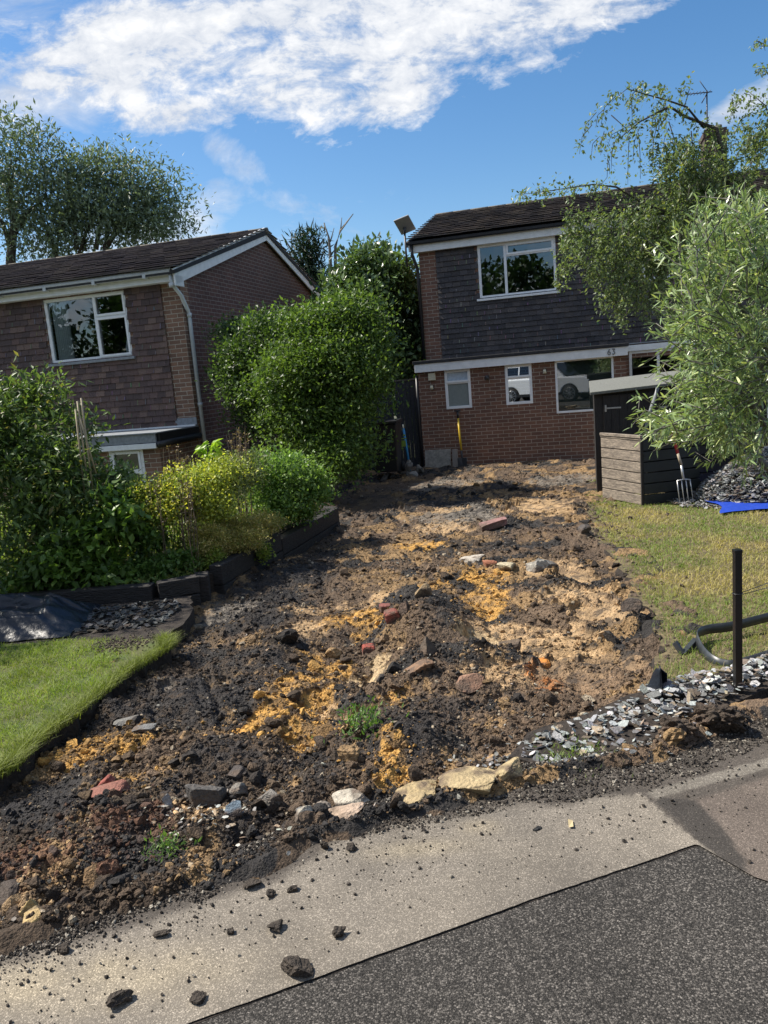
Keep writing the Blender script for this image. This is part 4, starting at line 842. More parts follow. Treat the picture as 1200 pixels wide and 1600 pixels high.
# clods scattered on the footpath
DEB = [(465, 1522, 42, 24, 'largest dark clod on the pale path, near the asphalt joint'), (185, 1570, 36, 20, 'dark clod on the pale path at the bottom left'), (312, 1565, 22, 14, 'dark clod on the joint below the pale path'),
       (433, 1455, 26, 18, 'crumbly clod in the middle of the pale path left of the round clod'), (530, 1464, 22, 18, 'round dark clod standing alone in the middle of the pale path'), (550, 1330, 16, 14, 'small dark clod on the path below the pale concrete chunk'),
       (507, 1328, 14, 16, 'small dark clod left of the clod below the concrete chunk'), (255, 1462, 24, 10, 'flat dark clod on the left half of the pale path'), (362, 1460, 12, 10, 'tiny dark clod between the flat clod and the crumbly clod'),
       (100, 1488, 20, 16, 'dark clod near the left end of the pale path'), (395, 1386, 26, 16, 'brown clod where the soil meets the pale path'), (425, 1402, 16, 12, 'small brown clod just right of where the soil meets the path'), (458, 1394, 18, 14, 'dark clod at the upper edge of the pale path')]
for i, (px, py, w_, h_, lb) in enumerate(DEB):
    p = PZ(px, py, 0); R = math.hypot(p[1], 1.6); V, F = ico(3, 300+i, .2); nz_ = worley(V[:, 0]*3+i, V[:, 1]*3+V[:, 2]*2, i)[0]; V = V*(1.15-.3*nz_[:, None])
    V = V*np.array((w_*R/FPX/2, w_*R/FPX/2.4, h_*R/FPX/2.2)); cl = np.array((.05, .04, .031))*(.7+.6*vn(V[:, 0]*90, V[:, 1]*90, i))[:, None]
    o = raw('soil_clod', V, F, M['soil'], cols=cl); o.location = (p[0], p[1], .004+h_*R/FPX/3.2); tag(o, lb, 'clod', 'clods dropped on the path')
o = fixl = None
p = PZ(892, 1292, 0); m = MB(); m.add([(-.012, -.02, .006), (.004, -.022, .009), (.012, .02, .006), (-.004, .024, .01)], [(0, 1, 2, 3)]); o = m.build('fallen_leaf', mat('dry_leaf', (.45, .36, .2), .8)); o.location = (p[0], p[1], .006); tag(o, 'small dry tan leaf on the right half of the pale path', 'leaf')
p = PZ(840, 1298, 0); V, F = ico(2, 55, .2); V = V*np.array((.022, .014, .006)); o = raw('flat_stone', V, F, M['slate'], cols=np.full((len(V), 3), .03)); o.location = (p[0], p[1], .009); tag(o, 'flat black chip on the right half of the pale path', 'stone')
m = MB(); rgp = random.Random(3)
q = [PZ(a, b, 0) for a, b in ((880, 1300), (900, 1297), (935, 1286), (958, 1273))]
for a, b in zip(q, q[1:]): c2 = (a+b)/2+np.array((.004, .009, 0)); m.bar((a[0], a[1], .0046), (c2[0], c2[1], .0046), .0022, .001); m.bar((c2[0], c2[1], .0046), (b[0], b[1], .0046), .0018, .001)
m.build('pavement_crack', M['felt'], kind='structure')
# slate chips
def chips(name, P, S, C, seed, tilt=.35, th=.13, **t):
    rg = np.random.default_rng(seed); n = len(P); k = 6; a = np.linspace(0, 2*math.pi, k, endpoint=False)
    r = rg.uniform(.55, 1.1, (n, k)); el = rg.uniform(.5, .85, (n, 1))
    X = np.cos(a)[None]*r; Y = np.sin(a)[None]*r*el; Z = np.zeros_like(X)
    top = np.stack([X, Y, Z+th/2], -1); bot = np.stack([X*.93, Y*.93, Z-th/2], -1)
    V = np.concatenate([top, bot], 1)*S[:, None, None]
    ax = rg.normal(0, tilt, (n, 2)); yaw = rg.uniform(0, 6.283, n)
    c, s = np.cos(yaw), np.sin(yaw); x = V[..., 0]*c[:, None]-V[..., 1]*s[:, None]; y = V[..., 0]*s[:, None]+V[..., 1]*c[:, None]; z = V[..., 2]
    c, s = np.cos(ax[:, :1]), np.sin(ax[:, :1]); y, z = y*c-z*s, y*s+z*c
    c, s = np.cos(ax[:, 1:]), np.sin(ax[:, 1:]); x, z = x*c-z*s, x*s+z*c
    V = (np.stack([x, y, z], -1)+P[:, None]).reshape(-1, 3)
    F = [(0, i, i+1) for i in range(1, k-1)] + [(k, k+i+1, k+i) for i in range(1, k-1)]
    for i in range(k): j = (i+1) % k; F += [(i, k+i, j), (j, k+i, k+j)]
    F = np.array(F); FF = (F[None]+np.arange(n)[:, None, None]*2*k).reshape(-1, 3)
    return raw(name, V, FF, M['slate'], cols=np.repeat(C, 2*k, 0), **t)
def slcol(n, rg, lo=.08, hi=.42):
    v = rg.uniform(0, 1, (n, 1))**1.7; g = lo+(hi-lo)*v; return g*np.where(rg.uniform(0, 1, (n, 1)) > .78, np.array((.72, .58, .44)), np.array((.95, .97, .96)))*rg.uniform(.95, 1.05, (n, 3))*1.02
# slate border running along the lawn and spilling into the soil
band = [(1.10, 3.08), (1.45, 3.30), (1.75, 3.46), (2.6, 3.75), (2.7, 4.15), (2.0, 3.86), (1.72, 3.72), (1.32, 3.62), (1.10, 3.52), (.84, 3.34), (.56, 3.22), (.44, 3.02), (.58, 2.90), (.85, 2.97)]
def fill(P, n, rg):
    P_ = np.array(P); lo, hi = P_.min(0), P_.max(0); x = rg.uniform(lo[0], hi[0], n); y = rg.uniform(lo[1], hi[1], n); k = polyin(x, y, P); return x[k], y[k]
def bandz(x, y): return np.where(x > 1.12, np.minimum(.0, -.02+.10*np.exp(-((x-1.25)/.35)**2)*0), -.05) + np.clip((x-.5)/.7, 0, 1)*.035
rg = np.random.default_rng(21)
x, y = fill(band, 5600, rg); S = np.clip(.015+.012*rg.pareto(2.4, len(x)), 0, .042); e = dist_poly(x, y, band); zb = np.maximum(soilz(x, y), -.06)
lay = rg.uniform(0, 1, len(x)); z = np.where(x > 1.15, .0, np.maximum(zb, -.035)) + .012 + lay*.035*np.clip(e/.08, 0, 1)
kk = (rg.uniform(0, 1, len(x)) < np.clip(e/.06+.25, 0, 1))
chips('slate_chippings', np.stack([x, y, z], -1)[kk], S[kk], slcol(kk.sum(), rg, .13, .5), 5, kind='stuff')
x = rg.normal(.66, .22, 620); y = 3.0+rg.normal(0, .16, 620)+.3*(x-.6); k = y > 2.86; S = rg.uniform(.006, .02, k.sum())
chips('slate_chippings', np.stack([x[k], y[k], soilz(x[k], y[k])+.012], -1), S, slcol(k.sum(), rg), 6, kind='stuff')
# pale chips on the near left mound
q = PZ(320, 1310, -.06); x = rg.normal(q[0], .13, 70); y = rg.normal(q[1]+.05, .08, 70); S = rg.uniform(.005, .018, 70)
chips('pale_chippings', np.stack([x, y, soilz(x, y)+.012], -1), S, slcol(70, rg, .3, .55)*np.array((1, .96, .88)), 7, kind='stuff')
x, y = scatter(900); k = in_drive(x, y, .05); x, y = x[k], y[k]; S = rg.uniform(.005, .014, len(x))*(.7+.3*np.clip(y/4, 1, 2.2))
chips('stone_chips', np.stack([x, y, soilz(x, y)+.014], -1), S, slcol(len(x), rg, .1, .5)*np.array((1.05, .97, .85)), 8, tilt=.6, th=.35, kind='stuff')
# base under the slate border
o = sheet('gravel_bed', jag(band, .01, .08, 9), -.012, M['cut'], thick=.12)
# slates near the planting bed, colours darkened to stand for the shade there
sb = [(-2.35, 5.95), (-1.72, 5.95), (-1.60, 5.75), (-1.70, 5.30), (-2.2, 5.28), (-2.5, 5.4)]
x, y = fill(sb, 900, rg); S = rg.uniform(.014, .042, len(x))
chips('slate_chippings', np.stack([x, y, -.012+rg.uniform(0, .022, len(x))], -1), S, slcol(len(x), rg, .04, .13), 9, tilt=.3, kind='stuff')
sheet('gravel_bed', jag([(-4.6, 6.3), (-1.62, 6.1), (-1.5, 5.5), (-1.55, 5.0), (-4.6, 5.0)], .02, .1, 29), -.012, M['cut'], thick=.3)
# concrete blocks of lawn
def lawn(name, P, z0, slope, thick, m, seed, amp=.02):
    Pj = jag(P, amp, .07, seed); b = MB(); n = len(Pj)
    zz = lambda y: z0+slope*(y-3)
    rgx = random.Random(seed)
    V = [(x, y, zz(y)) for x, y in Pj] + [(x+rgx.uniform(-.02, .02), y+rgx.uniform(-.02, .02), zz(y)-.035) for x, y in Pj] + [(x+rgx.uniform(-.03, .03), y+rgx.uniform(-.02, .03), zz(y)-thick) for x, y in Pj]
    top = b.add(V[:n], [tuple(range(n))]); o = b.build(name, m, kind='structure')
    s = MB(); s.add([(x, y, z-.001) for x, y, z in V[:n]]+V[n:], [(i, (i+1) % n, n+(i+1) % n, n+i) for i in range(n)]+[(n+i, n+(i+1) % n, 2*n+(i+1) % n, 2*n+i) for i in range(n)]); s.build('lawn_edge', M['cut'], kind='structure')
    return o
LL = [(-6.0, 5.15), (-2.14, 5.12), (-1.52, 4.96), (-1.46, 4.8), (-1.61, 4.39), (-1.70, 3.86), (-1.78, 3.51), (-1.79, 3.27), (-1.9, 3.12), (-2.6, 2.95), (-6.0, 2.2)]
lawn('lawn', LL, .0, 0, .30, M['turf'], 3)
RL = [(1.24, 3.53), (1.33, 3.82), (1.52, 4.12), (1.58, 4.5), (1.72, 4.9), (1.70, 5.3), (1.86, 5.7), (1.98, 6.6), (2.16, 7.86), (2.5, 9.4), (3.0, 11.3), (3.3, 12.2), (4.5, 15.2), (13, 13.4), (12, 6.0), (2.7, 4.12), (2.0, 3.84), (1.72, 3.70), (1.32, 3.58)]
lawn('lawn', RL, .0, -.030, .30, M['turfr'], 4, .035)
def RLZ(y): return -.030*(y-3)
def grass(name, x, y, z, h, w, cols, seed, lean=.5, **t):
    rg = np.random.default_rng(seed); n = len(x); a = rg.uniform(0, 6.283, n); h = h*rg.uniform(.5, 1.3, n); ln = rg.uniform(.05, lean, n)*h; la = rg.uniform(0, 6.283, n)
    dx, dy = np.cos(a)*w/2, np.sin(a)*w/2; p = np.stack([x, y, z], -1)
    mid = p+np.stack([np.cos(la)*ln*.35, np.sin(la)*ln*.35, h*.6], -1); tip = p+np.stack([np.cos(la)*ln*1.3, np.sin(la)*ln*1.3, h], -1); d = np.stack([dx, dy, 0*dx], -1)
    V = np.stack([p-d, p+d, mid+d*.7, mid-d*.7, tip], 1).reshape(-1, 3); b = np.arange(n)*5
    F = np.concatenate([np.stack([b, b+1, b+2], -1), np.stack([b, b+2, b+3], -1), np.stack([b+3, b+2, b+4], -1)])
    return raw(name, V, F, M['grass'], cols=np.repeat(cols, 5, 0), kind='stuff', **t)
rg = np.random.default_rng(31)
vis = lambda x, y: (x > -.66*y-.5) & (x < .62*y+.4)
x, y = fill(LL, 150000, rg); k = vis(x, y); x, y = x[k], y[k]
bald = np.exp(-((x+1.85)/.16)**2-((y-4.95)/.16)**2)+.9*np.exp(-((x+1.62)/.10)**2-((y-4.7)/.5)**2); k = (rg.uniform(0, 1, len(x)) > bald*1.2); x, y = x[k], y[k]
v = fbm(x*3, y*3, 3, 3)[:, None]; c = (np.array((.16, .24, .03))*(1-v)+np.array((.30, .38, .06))*v)*rg.uniform(.7, 1.3, (len(x), 1))
hv_ = fbm(x*7, y*7, 23, 3); dk_ = np.clip((fbm(x*2.2, y*2.2, 61, 4)-.5)*5, 0, 1)[:, None]; c = c*(1-.35*dk_); yl_ = rg.uniform(0, 1, len(x)) > .9; c[yl_] = np.array((.40, .38, .15))*rg.uniform(.6, 1.1, (yl_.sum(), 1)); grass('grass', x, y, np.zeros(len(x))-.004, .034*(.35+1.5*hv_**1.5), .0034, c, 1, 1.3)
xb = rg.normal(-1.82, .13, 500); yb = rg.normal(4.93, .09, 500); Sb = rg.uniform(.004, .012, 500); lumps('soil_crumbs', np.stack([xb, yb, Sb*.3], -1), Sb, np.array((.07, .055, .04))*rg.uniform(.5, 1.6, (500, 1)), M['soil'], sub=1, seed=18, kind='stuff')
E_ = np.array([(-1.52, 4.96), (-1.46, 4.8), (-1.61, 4.39), (-1.70, 3.86), (-1.78, 3.51), (-1.79, 3.27), (-1.9, 3.12)]); n_ = 7000; t_ = rg.uniform(0, 5.999, n_); i_ = t_.astype(int); f_ = (t_-i_)[:, None]; q_ = E_[i_]*(1-f_)+E_[i_+1]*f_+rg.normal(0, .02, (n_, 2))-np.array((.012, 0))
c = np.array((.2, .24, .05))*rg.uniform(.5, 1.3, (n_, 1)); grass('grass', q_[:, 0], q_[:, 1], np.zeros(n_)-.012, .045+.03*fbm(q_[:, 1]*6, q_[:, 0], 3, 3), .0035, c, 9, 1.6)
x, y = fill(RL, 760000, rg); d = np.hypot(x, y); k = vis(x, y) & (rg.uniform(0, 1, len(x)) < np.clip((5/d)**1.6, .05, 1)); x, y, d = x[k], y[k], d[k]
v = fbm(x*1.7, y*1.3, 8, 4); v2 = fbm(x*4, y*4, 18, 3); k = rg.uniform(0, 1, len(x)) < .60+v2*.9; x, y, d, v = x[k], y[k], d[k], v[k]
dry = np.clip((v-.47)*5, 0, 1)[:, None]; c = (np.array((.20, .27, .06))*(1-dry)+np.array((.46, .39, .15))*dry)*rg.uniform(.65, 1.35, (len(x), 1))
sp = rg.uniform(0, 1, len(x)) > .8; c[sp] = np.array((.38, .32, .17))*rg.uniform(.7, 1.1, (sp.sum(), 1))
ed = dist_poly(x, y, RL[:14], False); k = (rg.uniform(0, 1, len(x)) < np.clip((ed+.04-.12*fbm(x*6, y*6, 5, 3))/.10, .12, 1)); x, y, d, c = x[k], y[k], d[k], c[k]
grass('grass', x, y, RLZ(y)-.002, .030+.0*d, .0030*np.clip(d/3.5, 1, 3.2), c, 2, 1.4)
# loose crumbs and clover flecks over the lawn's ragged margin
x, y = fill(RL, 26000, rg); e = dist_poly(x, y, RL[:14], False); k = (rg.exponential(.18, len(x)) > e) & vis(x, y); x, y = x[k], y[k]; S = rg.uniform(.005, .02, len(x))*np.clip(y/4, 1, 2)
lumps('soil_crumbs', np.stack([x, y, RLZ(y)+S*.2], -1), S, np.array((.075, .055, .04))*rg.uniform(.5, 1.7, (len(x), 1)), M['soil'], sub=1, seed=8, kind='stuff')

# ------------------------------------------------ planting bed behind black sleepers
def bedz(x, y): return .10-.02*(y-6)
bed = [(-6, 6.30), (-2.9, 6.33), (-1.93, 6.22), (-1.66, 6.32), (-1.50, 6.55), (-1.38, 7.3), (-1.05, 8.35), (-.70, 9.5), (-1.2, 10.3), (-3.0, 10.4), (-6, 10.2)]
b = MB(); b.prism([(x, y) for x, y in bed], -1.3, .06); b.build('bed_soil', M['cut'], kind='structure')
def sleeperwall(label, runs):
    p0 = runs[0][0]; e = empty('sleeper_wall', (p0[0], p0[1], 0), 0, label, 'retaining wall')
    for a, b_, z0, z1, t in runs:
        m = MB(); m.bar((a[0]-p0[0], a[1]-p0[1], (z0+z1)/2), (b_[0]-p0[0], b_[1]-p0[1], (z0+z1)/2), t, z1-z0-.008); m.build('sleeper', M['sleeper'], e, bevel=.008)
    return e
sleeperwall('low black sleeper wall with a kinked corner in front of the tall shrubs', [
    ((-6.0, 6.20), (-1.93, 6.10), -.25, -.02, .13), ((-6.0, 6.205), (-1.93, 6.105), -.02, .115, .12),
    ((-1.90, 6.10), (-1.60, 6.23), -.25, -.02, .13), ((-1.895, 6.105), (-1.595, 6.235), -.02, .125, .12), ((-1.57, 6.24), (-1.60, 6.42), -.25, .11, .12)])
sleeperwall('straight black sleeper wall running back beside the dug-up driveway', [
    ((-1.50, 6.50), (-1.13, 7.75), -.30, -.05, .13), ((-1.50, 6.50), (-1.13, 7.75), -.05, .135, .12), ((-1.125, 7.77), (-.62, 9.50), -.36, -.11, .13), ((-1.125, 7.77), (-.62, 9.50), -.11, .07, .12), ((-.62, 9.58), (-1.1, 10.0), -.36, .06, .12)])
# ================================================================== VEGETATION
def leaves(name, P, D, L, asp, C, m, seed, parent=None, up=.5, fold=.25, droop=0.0, shape='kite', **t):
    """one leaf per point: D = direction the leaf points, L = length, asp = width/length"""
    rg = np.random.default_rng(seed); n = len(P); L = np.broadcast_to(L, (n,)).astype(float)
    D = D/(np.linalg.norm(D, axis=1)[:, None]+1e-9)
    nr = rg.normal(size=(n, 3)); nr[:, 2] += up*3; S = np.cross(D, nr); S /= (np.linalg.norm(S, axis=1)[:, None]+1e-9); Nn = np.cross(S, D)
    w = (L*asp/2)[:, None]; l = L[:, None]
    dz = np.zeros((n, 3)); dz[:, 2] = -droop*L
    if shape == 'kite':
        V = np.stack([P, P+D*l*.42+S*w+Nn*w*fold+dz*.3, P+D*l+dz, P+D*l*.42-S*w+Nn*w*fold+dz*.3], 1); F = np.array([(0, 1, 2), (0, 2, 3)]); k = 4
    else:
        V = np.stack([P, P+D*l*.3+S*w*.9+Nn*w*fold+dz*.15, P+D*l*.68+S*w*.8+Nn*w*fold+dz*.55, P+D*l+dz*1.2, P+D*l*.68-S*w*.8+Nn*w*fold+dz*.55, P+D*l*.3-S*w*.9+Nn*w*fold+dz*.15], 1)
        F = np.array([(0, 1, 5), (1, 2, 4), (1, 4, 5), (2, 3, 4)]); k = 6
    FF = (F[None]+np.arange(n)[:, None, None]*k).reshape(-1, 3)
    return raw(name, V.reshape(-1, 3), FF, m, cols=np.repeat(C, k, 0), parent=parent, **t)
def shade_cols(n, a, b, rg, yel=.0, yc=(.4, .42, .08)):
    t = rg.beta(1.4, 1.8, (n, 1)); c = np.array(a)*(1-t)+np.array(b)*t; c = c*rg.uniform(.75, 1.25, (n, 1))
    if yel: k = rg.uniform(0, 1, n) < yel; c[k] = np.array(yc)*rg.uniform(.7, 1.2, (k.sum(), 1))
    return c
def crown(name, blobs, n, size, asp, ca, cb, m, seed, parent, org, tufts=14, tr=.16, inner=.35, up=.6, yel=0, yc=(.4, .42, .08), shape='kite', droop=.15, lobes=9):
    """leaf clusters spread through several lobes: most clusters near each lobe's surface"""
    rg = np.random.default_rng(seed)
    if lobes:
        nb = []
        for b in blobs:
            nb.append((b[0], b[1], b[2], b[3]*.72, b[4]*.72, b[5]*.72))
            for _ in range(lobes//2):
                d = rg.normal(size=3); d[2] = abs(d[2])*.8+d[2]*.2; d /= np.linalg.norm(d); q = rg.uniform(.08, .18); k_ = rg.uniform(.95, 1.18)
                nb.append((b[0]+d[0]*b[3]*k_, b[1]+d[1]*b[4]*k_, b[2]+d[2]*b[5]*k_, b[3]*q, b[4]*q, b[5]*q*1.5))
            for _ in range(lobes):
                d = rg.normal(size=3); d /= np.linalg.norm(d); q = rg.uniform(.18, .44); k_ = rg.uniform(.60, 1.10)
                nb.append((b[0]+d[0]*b[3]*k_, b[1]+d[1]*b[4]*k_, b[2]+d[2]*b[5]*k_, b[3]*q, b[4]*q, b[5]*q*.8))
        blobs = nb
    vol = np.array([b[3]*b[4]*b[5] for b in blobs])**.66; cnt = rg.multinomial(max(1, n//tufts), vol/vol.sum())
    Ps = []; Ds = []; Cc = []
    for b, k in zip(blobs, cnt):
        d = rg.normal(size=(k, 3)); d /= np.linalg.norm(d, axis=1)[:, None]
        r = np.where(rg.uniform(0, 1, k) < inner, rg.uniform(.2, .85, k), rg.uniform(.8, 1.08, k))
        r = r*(1+.42*(vn(d[:, 0]*2.9+seed, d[:, 1]*2.2+d[:, 2]*2.2, seed)-.5)*2)
        c = np.array(b[:3])+d*r[:, None]*np.array(b[3:6]); mean = r*.0+1
        out = d*.8+np.array((0, 0, .35)); bright = rg.uniform(.72, 1.28, k)
        pp = c[:, None]+rg.normal(size=(k, tufts, 3))*tr*np.array((1, 1, .6)); dd = out[:, None]+rg.normal(size=(k, tufts, 3))*.75; dd[..., 2] -= droop
        Ps.append(pp.reshape(-1, 3)); Ds.append(dd.reshape(-1, 3)); Cc.append(np.repeat(bright, tufts))
    P = np.concatenate(Ps)-np.array(org); Dv = np.concatenate(Ds); br = np.concatenate(Cc)
    C = shade_cols(len(P), ca, cb, rg, yel, yc)*br[:, None]
    return leaves(name, P, Dv, size*rg.uniform(.6, 1.25, len(P)), asp, C, m, seed+1, parent, up, shape=shape)
def limbs(name, org, tips, r0, seed, m, parent, base=(0, 0, 0), spread=.5, n=5, sub=2):
    rg = random.Random(seed); b = MB(); B = Vector(base)
    for T in tips:
        T = Vector(T)-Vector(org); pts = [B]; k = 6
        for i in range(1, k+1):
            t = i/k; p = B.lerp(T, t); p.z = B.z+(T.z-B.z)*(t**.8); p.x = B.x+(T.x-B.x)*(t**1.5); p.y = B.y+(T.y-B.y)*(t**1.5)
            p += Vector((rg.uniform(-1, 1), rg.uniform(-1, 1), 0))*(T-B).length*.02; pts.append(p)
        b.tube(pts, [r0*(1-.86*i/k) for i in range(k+1)], 7)
        for j in range(sub):
            i = rg.randint(2, k-1); p = pts[i]; q = p+Vector((rg.uniform(-1, 1), rg.uniform(-1, 1), rg.uniform(.2, 1)))*(T-B).length*.22; r = r0*(1-.86*i/k)*.6
            b.tube([p, p.lerp(q, .5)+Vector((0, 0, .05)), q], [r, r*.6, r*.25], 5)
    return b.build(name, m, parent)
def P3(px, py, D): return tuple(PY(px, py, D))
def pr(px, D): return px*D/FPX
def tree(name, label, cat, blobs, n, size, asp, ca, cb, lm, seed, base, tips=None, r0=.1, group=None, bark='bark', **k):
    e = empty(name, base, 0, label, cat, group)
    crown('crown', blobs, n, size, asp, ca, cb, M[lm], seed, e, base, **k)
    tips = tips or [(b[0], b[1], b[2]) for b in blobs[:6]]
    limbs('trunk', base, tips, r0, seed, M[bark], e); return e
def bl(px, py, D, rx, ry, rd=None): p = PY(px, py, D); return (p[0], p[1], p[2], pr(rx, D), rd or pr((rx+ry)/2, D), pr(ry, D))
FG, FM, FL = (.03, .065, .016), (.085, .15, .03), (.15, .25, .045)
# big bush between the houses (D 12) in front, and the darker ones behind
B = [bl(520, 545, 12.2, 62, 62), bl(560, 590, 12, 40, 58), bl(480, 600, 12.2, 62, 60), bl(535, 665, 11.8, 48, 54), bl(520, 715, 11.6, 50, 34), bl(582, 535, 12.3, 22, 26), bl(545, 490, 12.4, 38, 26), bl(500, 500, 12.5, 40, 26), bl(470, 660, 12, 50, 44)]
tree('hazel_bush', 'large bright green bush filling the gap between the two houses', 'bush', B, 50000, .066, .6, (.058, .108, .03), (.16, .235, .052), 'leaf', 41, (-1.0, 12.2, -.75), r0=.05, tufts=13, tr=.17, inner=.3, lobes=16)
B = [bl(425, 545, 13.0, 62, 46), bl(395, 590, 13.4, 46, 50), bl(440, 630, 12.8, 58, 50), bl(400, 650, 13.4, 34, 34), bl(375, 520, 13.8, 28, 22), bl(440, 510, 13.4, 34, 22), bl(360, 575, 13.8, 18, 16)]
tree('garden_bush', 'darker bush against the gable wall of the left house, left of the bright bush', 'bush', B, 26000, .07, .6, (.042, .080, .028), (.11, .17, .045), 'leaf', 42, (-2.2, 13.4, -1.1), r0=.05, tufts=12, tr=.12, inner=.3, lobes=12)
B = [bl(570, 440, 18.5, 62, 48), bl(620, 480, 18.5, 44, 60), bl(545, 480, 18, 52, 50), bl(610, 560, 18.5, 50, 60), bl(640, 540, 18.8, 26, 50), bl(540, 560, 18, 60, 60), bl(585, 410, 18.6, 34, 26), bl(640, 460, 19, 16, 28)]
tree('laurel_tree', 'tall dark evergreen tree rising behind the bright bush, left of the numbered house', 'tree', B, 26000, .15, .5, (.055, .10, .045), (.15, .22, .085), 'leafs', 43, (-.4, 18.6, -1.0), r0=.12, tufts=12, tr=.2, inner=.2)
B = [bl(480, 390, 24, 16, 20), bl(480, 420, 24, 24, 24), bl(478, 460, 24, 34, 30), bl(484, 375, 24, 7, 14)]
tree('conifer', 'dark feathery conifer standing behind the white bargeboard of the left house', 'tree', B, 5000, .26, .18, (.012, .03, .018), (.03, .055, .03), 'leafd', 45, (-2.4, 24, -1), r0=.12, tufts=10, tr=.22)
B = [bl(650, 590, 21, 18, 60), bl(660, 640, 21, 20, 50)]
tree('garden_bush', 'yellow-green bush glimpsed between the dark evergreen and the drainpipe of the numbered house', 'bush', B, 3000, .14, .6, FM, FL, 'leaf', 46, (1.0, 21, -1), r0=.05, tufts=10, tr=.2)
# bare dead branches
e = empty('dead_tree', (-1.35, 21, -.8), 0, 'bare dead branches sticking up above the dark evergreen tree', 'dead tree'); m = MB(); o_ = Vector((-1.35, 21, -.8))
def bpath(pts, D): return [Vector(PY(a, b, D))-o_ for a, b in pts]
m.tube([Vector((0, 0, 0))]+bpath([(518, 480), (516, 400), (514, 372), (506, 348)], 21), [.12, .07, .045, .03, .012], 6)
m.tube(bpath([(524, 420), (524, 385), (532, 360), (552, 334)], 21), [.05, .04, .03, .01], 6); m.tube(bpath([(532, 362), (534, 340)], 21), [.02, .008], 5); m.tube(bpath([(516, 378), (522, 356)], 21), [.02, .008], 5)
m.build('trunk', M['barkg'], e)
e = empty('dead_tree', (-3.2, 24.5, -.8), 0, 'thin leafless twigs beside the conifer, close to the left house gable', 'dead tree'); m = MB(); o_ = Vector((-3.2, 24.5, -.8))
m.tube([Vector((0, 0, 0))]+bpath([(478, 430), (462, 400), (455, 390), (440, 366)], 24.5), [.1, .06, .04, .03, .01], 6); m.tube(bpath([(456, 392), (456, 360)], 24.5), [.025, .008], 5); m.tube(bpath([(484, 400), (505, 378)], 24.5), [.03, .008], 5); m.build('trunk', M['barkg'], e)
# big trees far behind the left house
def farT(label, B, tips, base, seed, n, r0):
    e = empty('ash_tree', base, 0, label, 'tree', 'tall trees behind the left house')
    crown('crown', B, int(n*2.2), .24, .32, (.11, .15, .11), (.21, .27, .17), M['leafd'], seed, e, base, tufts=12, tr=.55, inner=.5, lobes=7)
    b = MB(); O = Vector(base)
    for path, rr in tips:
        rr = [q*.6 for q in rr]
        b.tube([Vector(PY(a, c, 34))-O for a, c in path], rr, 6)
    b.build('trunk', M['bark'], e)
D = 34
farT('leftmost tall feathery tree above the left house roof, cut by the picture edge', [bl(25, 215, D, 50, 30), bl(10, 270, D, 60, 50), bl(70, 270, D, 40, 30), bl(60, 225, D, 20, 26), bl(-40, 330, D, 60, 60), bl(40, 330, D, 40, 20), bl(35, 395, D, 26, 16), bl(-30, 240, D, 50, 50), bl(30, 300, D, 50, 40), bl(20, 350, D, 40, 30), bl(60, 385, D, 30, 18)],
     [([(18, 520), (17, 400), (22, 350), (14, 300), (30, 230)], [.5, .32, .25, .16, .05]), ([(20, 370), (40, 335), (70, 310), (75, 270)], [.2, .15, .1, .03]), ([(17, 390), (5, 350), (-15, 320)], [.2, .15, .05]), ([(22, 350), (24, 320), (50, 300)], [.15, .12, .04])], tuple(PY(18, 560, D)), 51, 4200, .4)
farT('middle tall feathery tree behind the left house roof', [bl(105, 265, D, 26, 20), bl(110, 310, D, 40, 36), bl(140, 290, D, 26, 26), bl(75, 350, D, 34, 22), bl(125, 340, D, 34, 20), bl(105, 375, D, 26, 14), bl(110, 340, D, 30, 30), bl(90, 390, D, 34, 16)],
     [([(86, 520), (86, 395), (94, 360), (105, 335), (112, 290)], [.4, .25, .2, .14, .04]), ([(86, 395), (70, 350), (62, 330)], [.15, .1, .04]), ([(120, 390), (116, 350), (130, 320), (150, 300)], [.18, .14, .1, .04]), ([(122, 400), (135, 360), (150, 330)], [.12, .1, .04])], tuple(PY(86, 560, D)), 52, 3600, .3)
farT('right-hand spreading feathery tree behind the left house roof', [bl(180, 265, D, 34, 24), bl(220, 275, D, 34, 26), bl(235, 310, D, 38, 28), bl(185, 310, D, 36, 34), bl(260, 335, D, 26, 24), bl(225, 350, D, 40, 22), bl(170, 345, D, 32, 18), bl(150, 250, D, 16, 14), bl(275, 355, D, 14, 16), bl(210, 330, D, 50, 30), bl(180, 370, D, 40, 16), bl(240, 370, D, 34, 12)],
     [([(168, 520), (166, 385), (174, 340), (190, 300)], [.4, .25, .2, .05]), ([(166, 385), (190, 350), (215, 330), (240, 310)], [.2, .15, .1, .04]), ([(150, 390), (156, 350), (160, 320)], [.18, .12, .05]), ([(132, 392), (134, 360), (150, 330), (170, 300)], [.2, .15, .1, .04])], tuple(PY(168, 560, D)), 53, 5200, .3)
# backdrop of trees low behind everything (seen in gaps and from the side)
for i, (x, y, h) in enumerate([(-9, 40, 6), (-3, 36, 4.5), (3, 34, 4), (12, 42, 6), (22, 38, 6.5), (-22, 38, 7), (-14, 44, 7)]):
    tree('broadleaf_tree', ['round tree far behind the left house', 'low round tree in the gap beyond the gardens', 'small round tree behind the numbered house', 'round tree far behind the chimney', 'round tree far to the right behind the houses', 'round tree far to the left behind the left house', 'second round tree far behind the left house'][i], 'tree',
         [(x, y, h*.35, 3, 2.4, h*.42), (x+1.8, y, h*.2, 2, 2, h*.3), (x-1.8, y+.5, h*.25, 2, 2, h*.34)], 2600, .42, .55, FG, FM, 'leafd', 60+i, (x, y, -1.3), r0=.2, tufts=9, tr=.4)
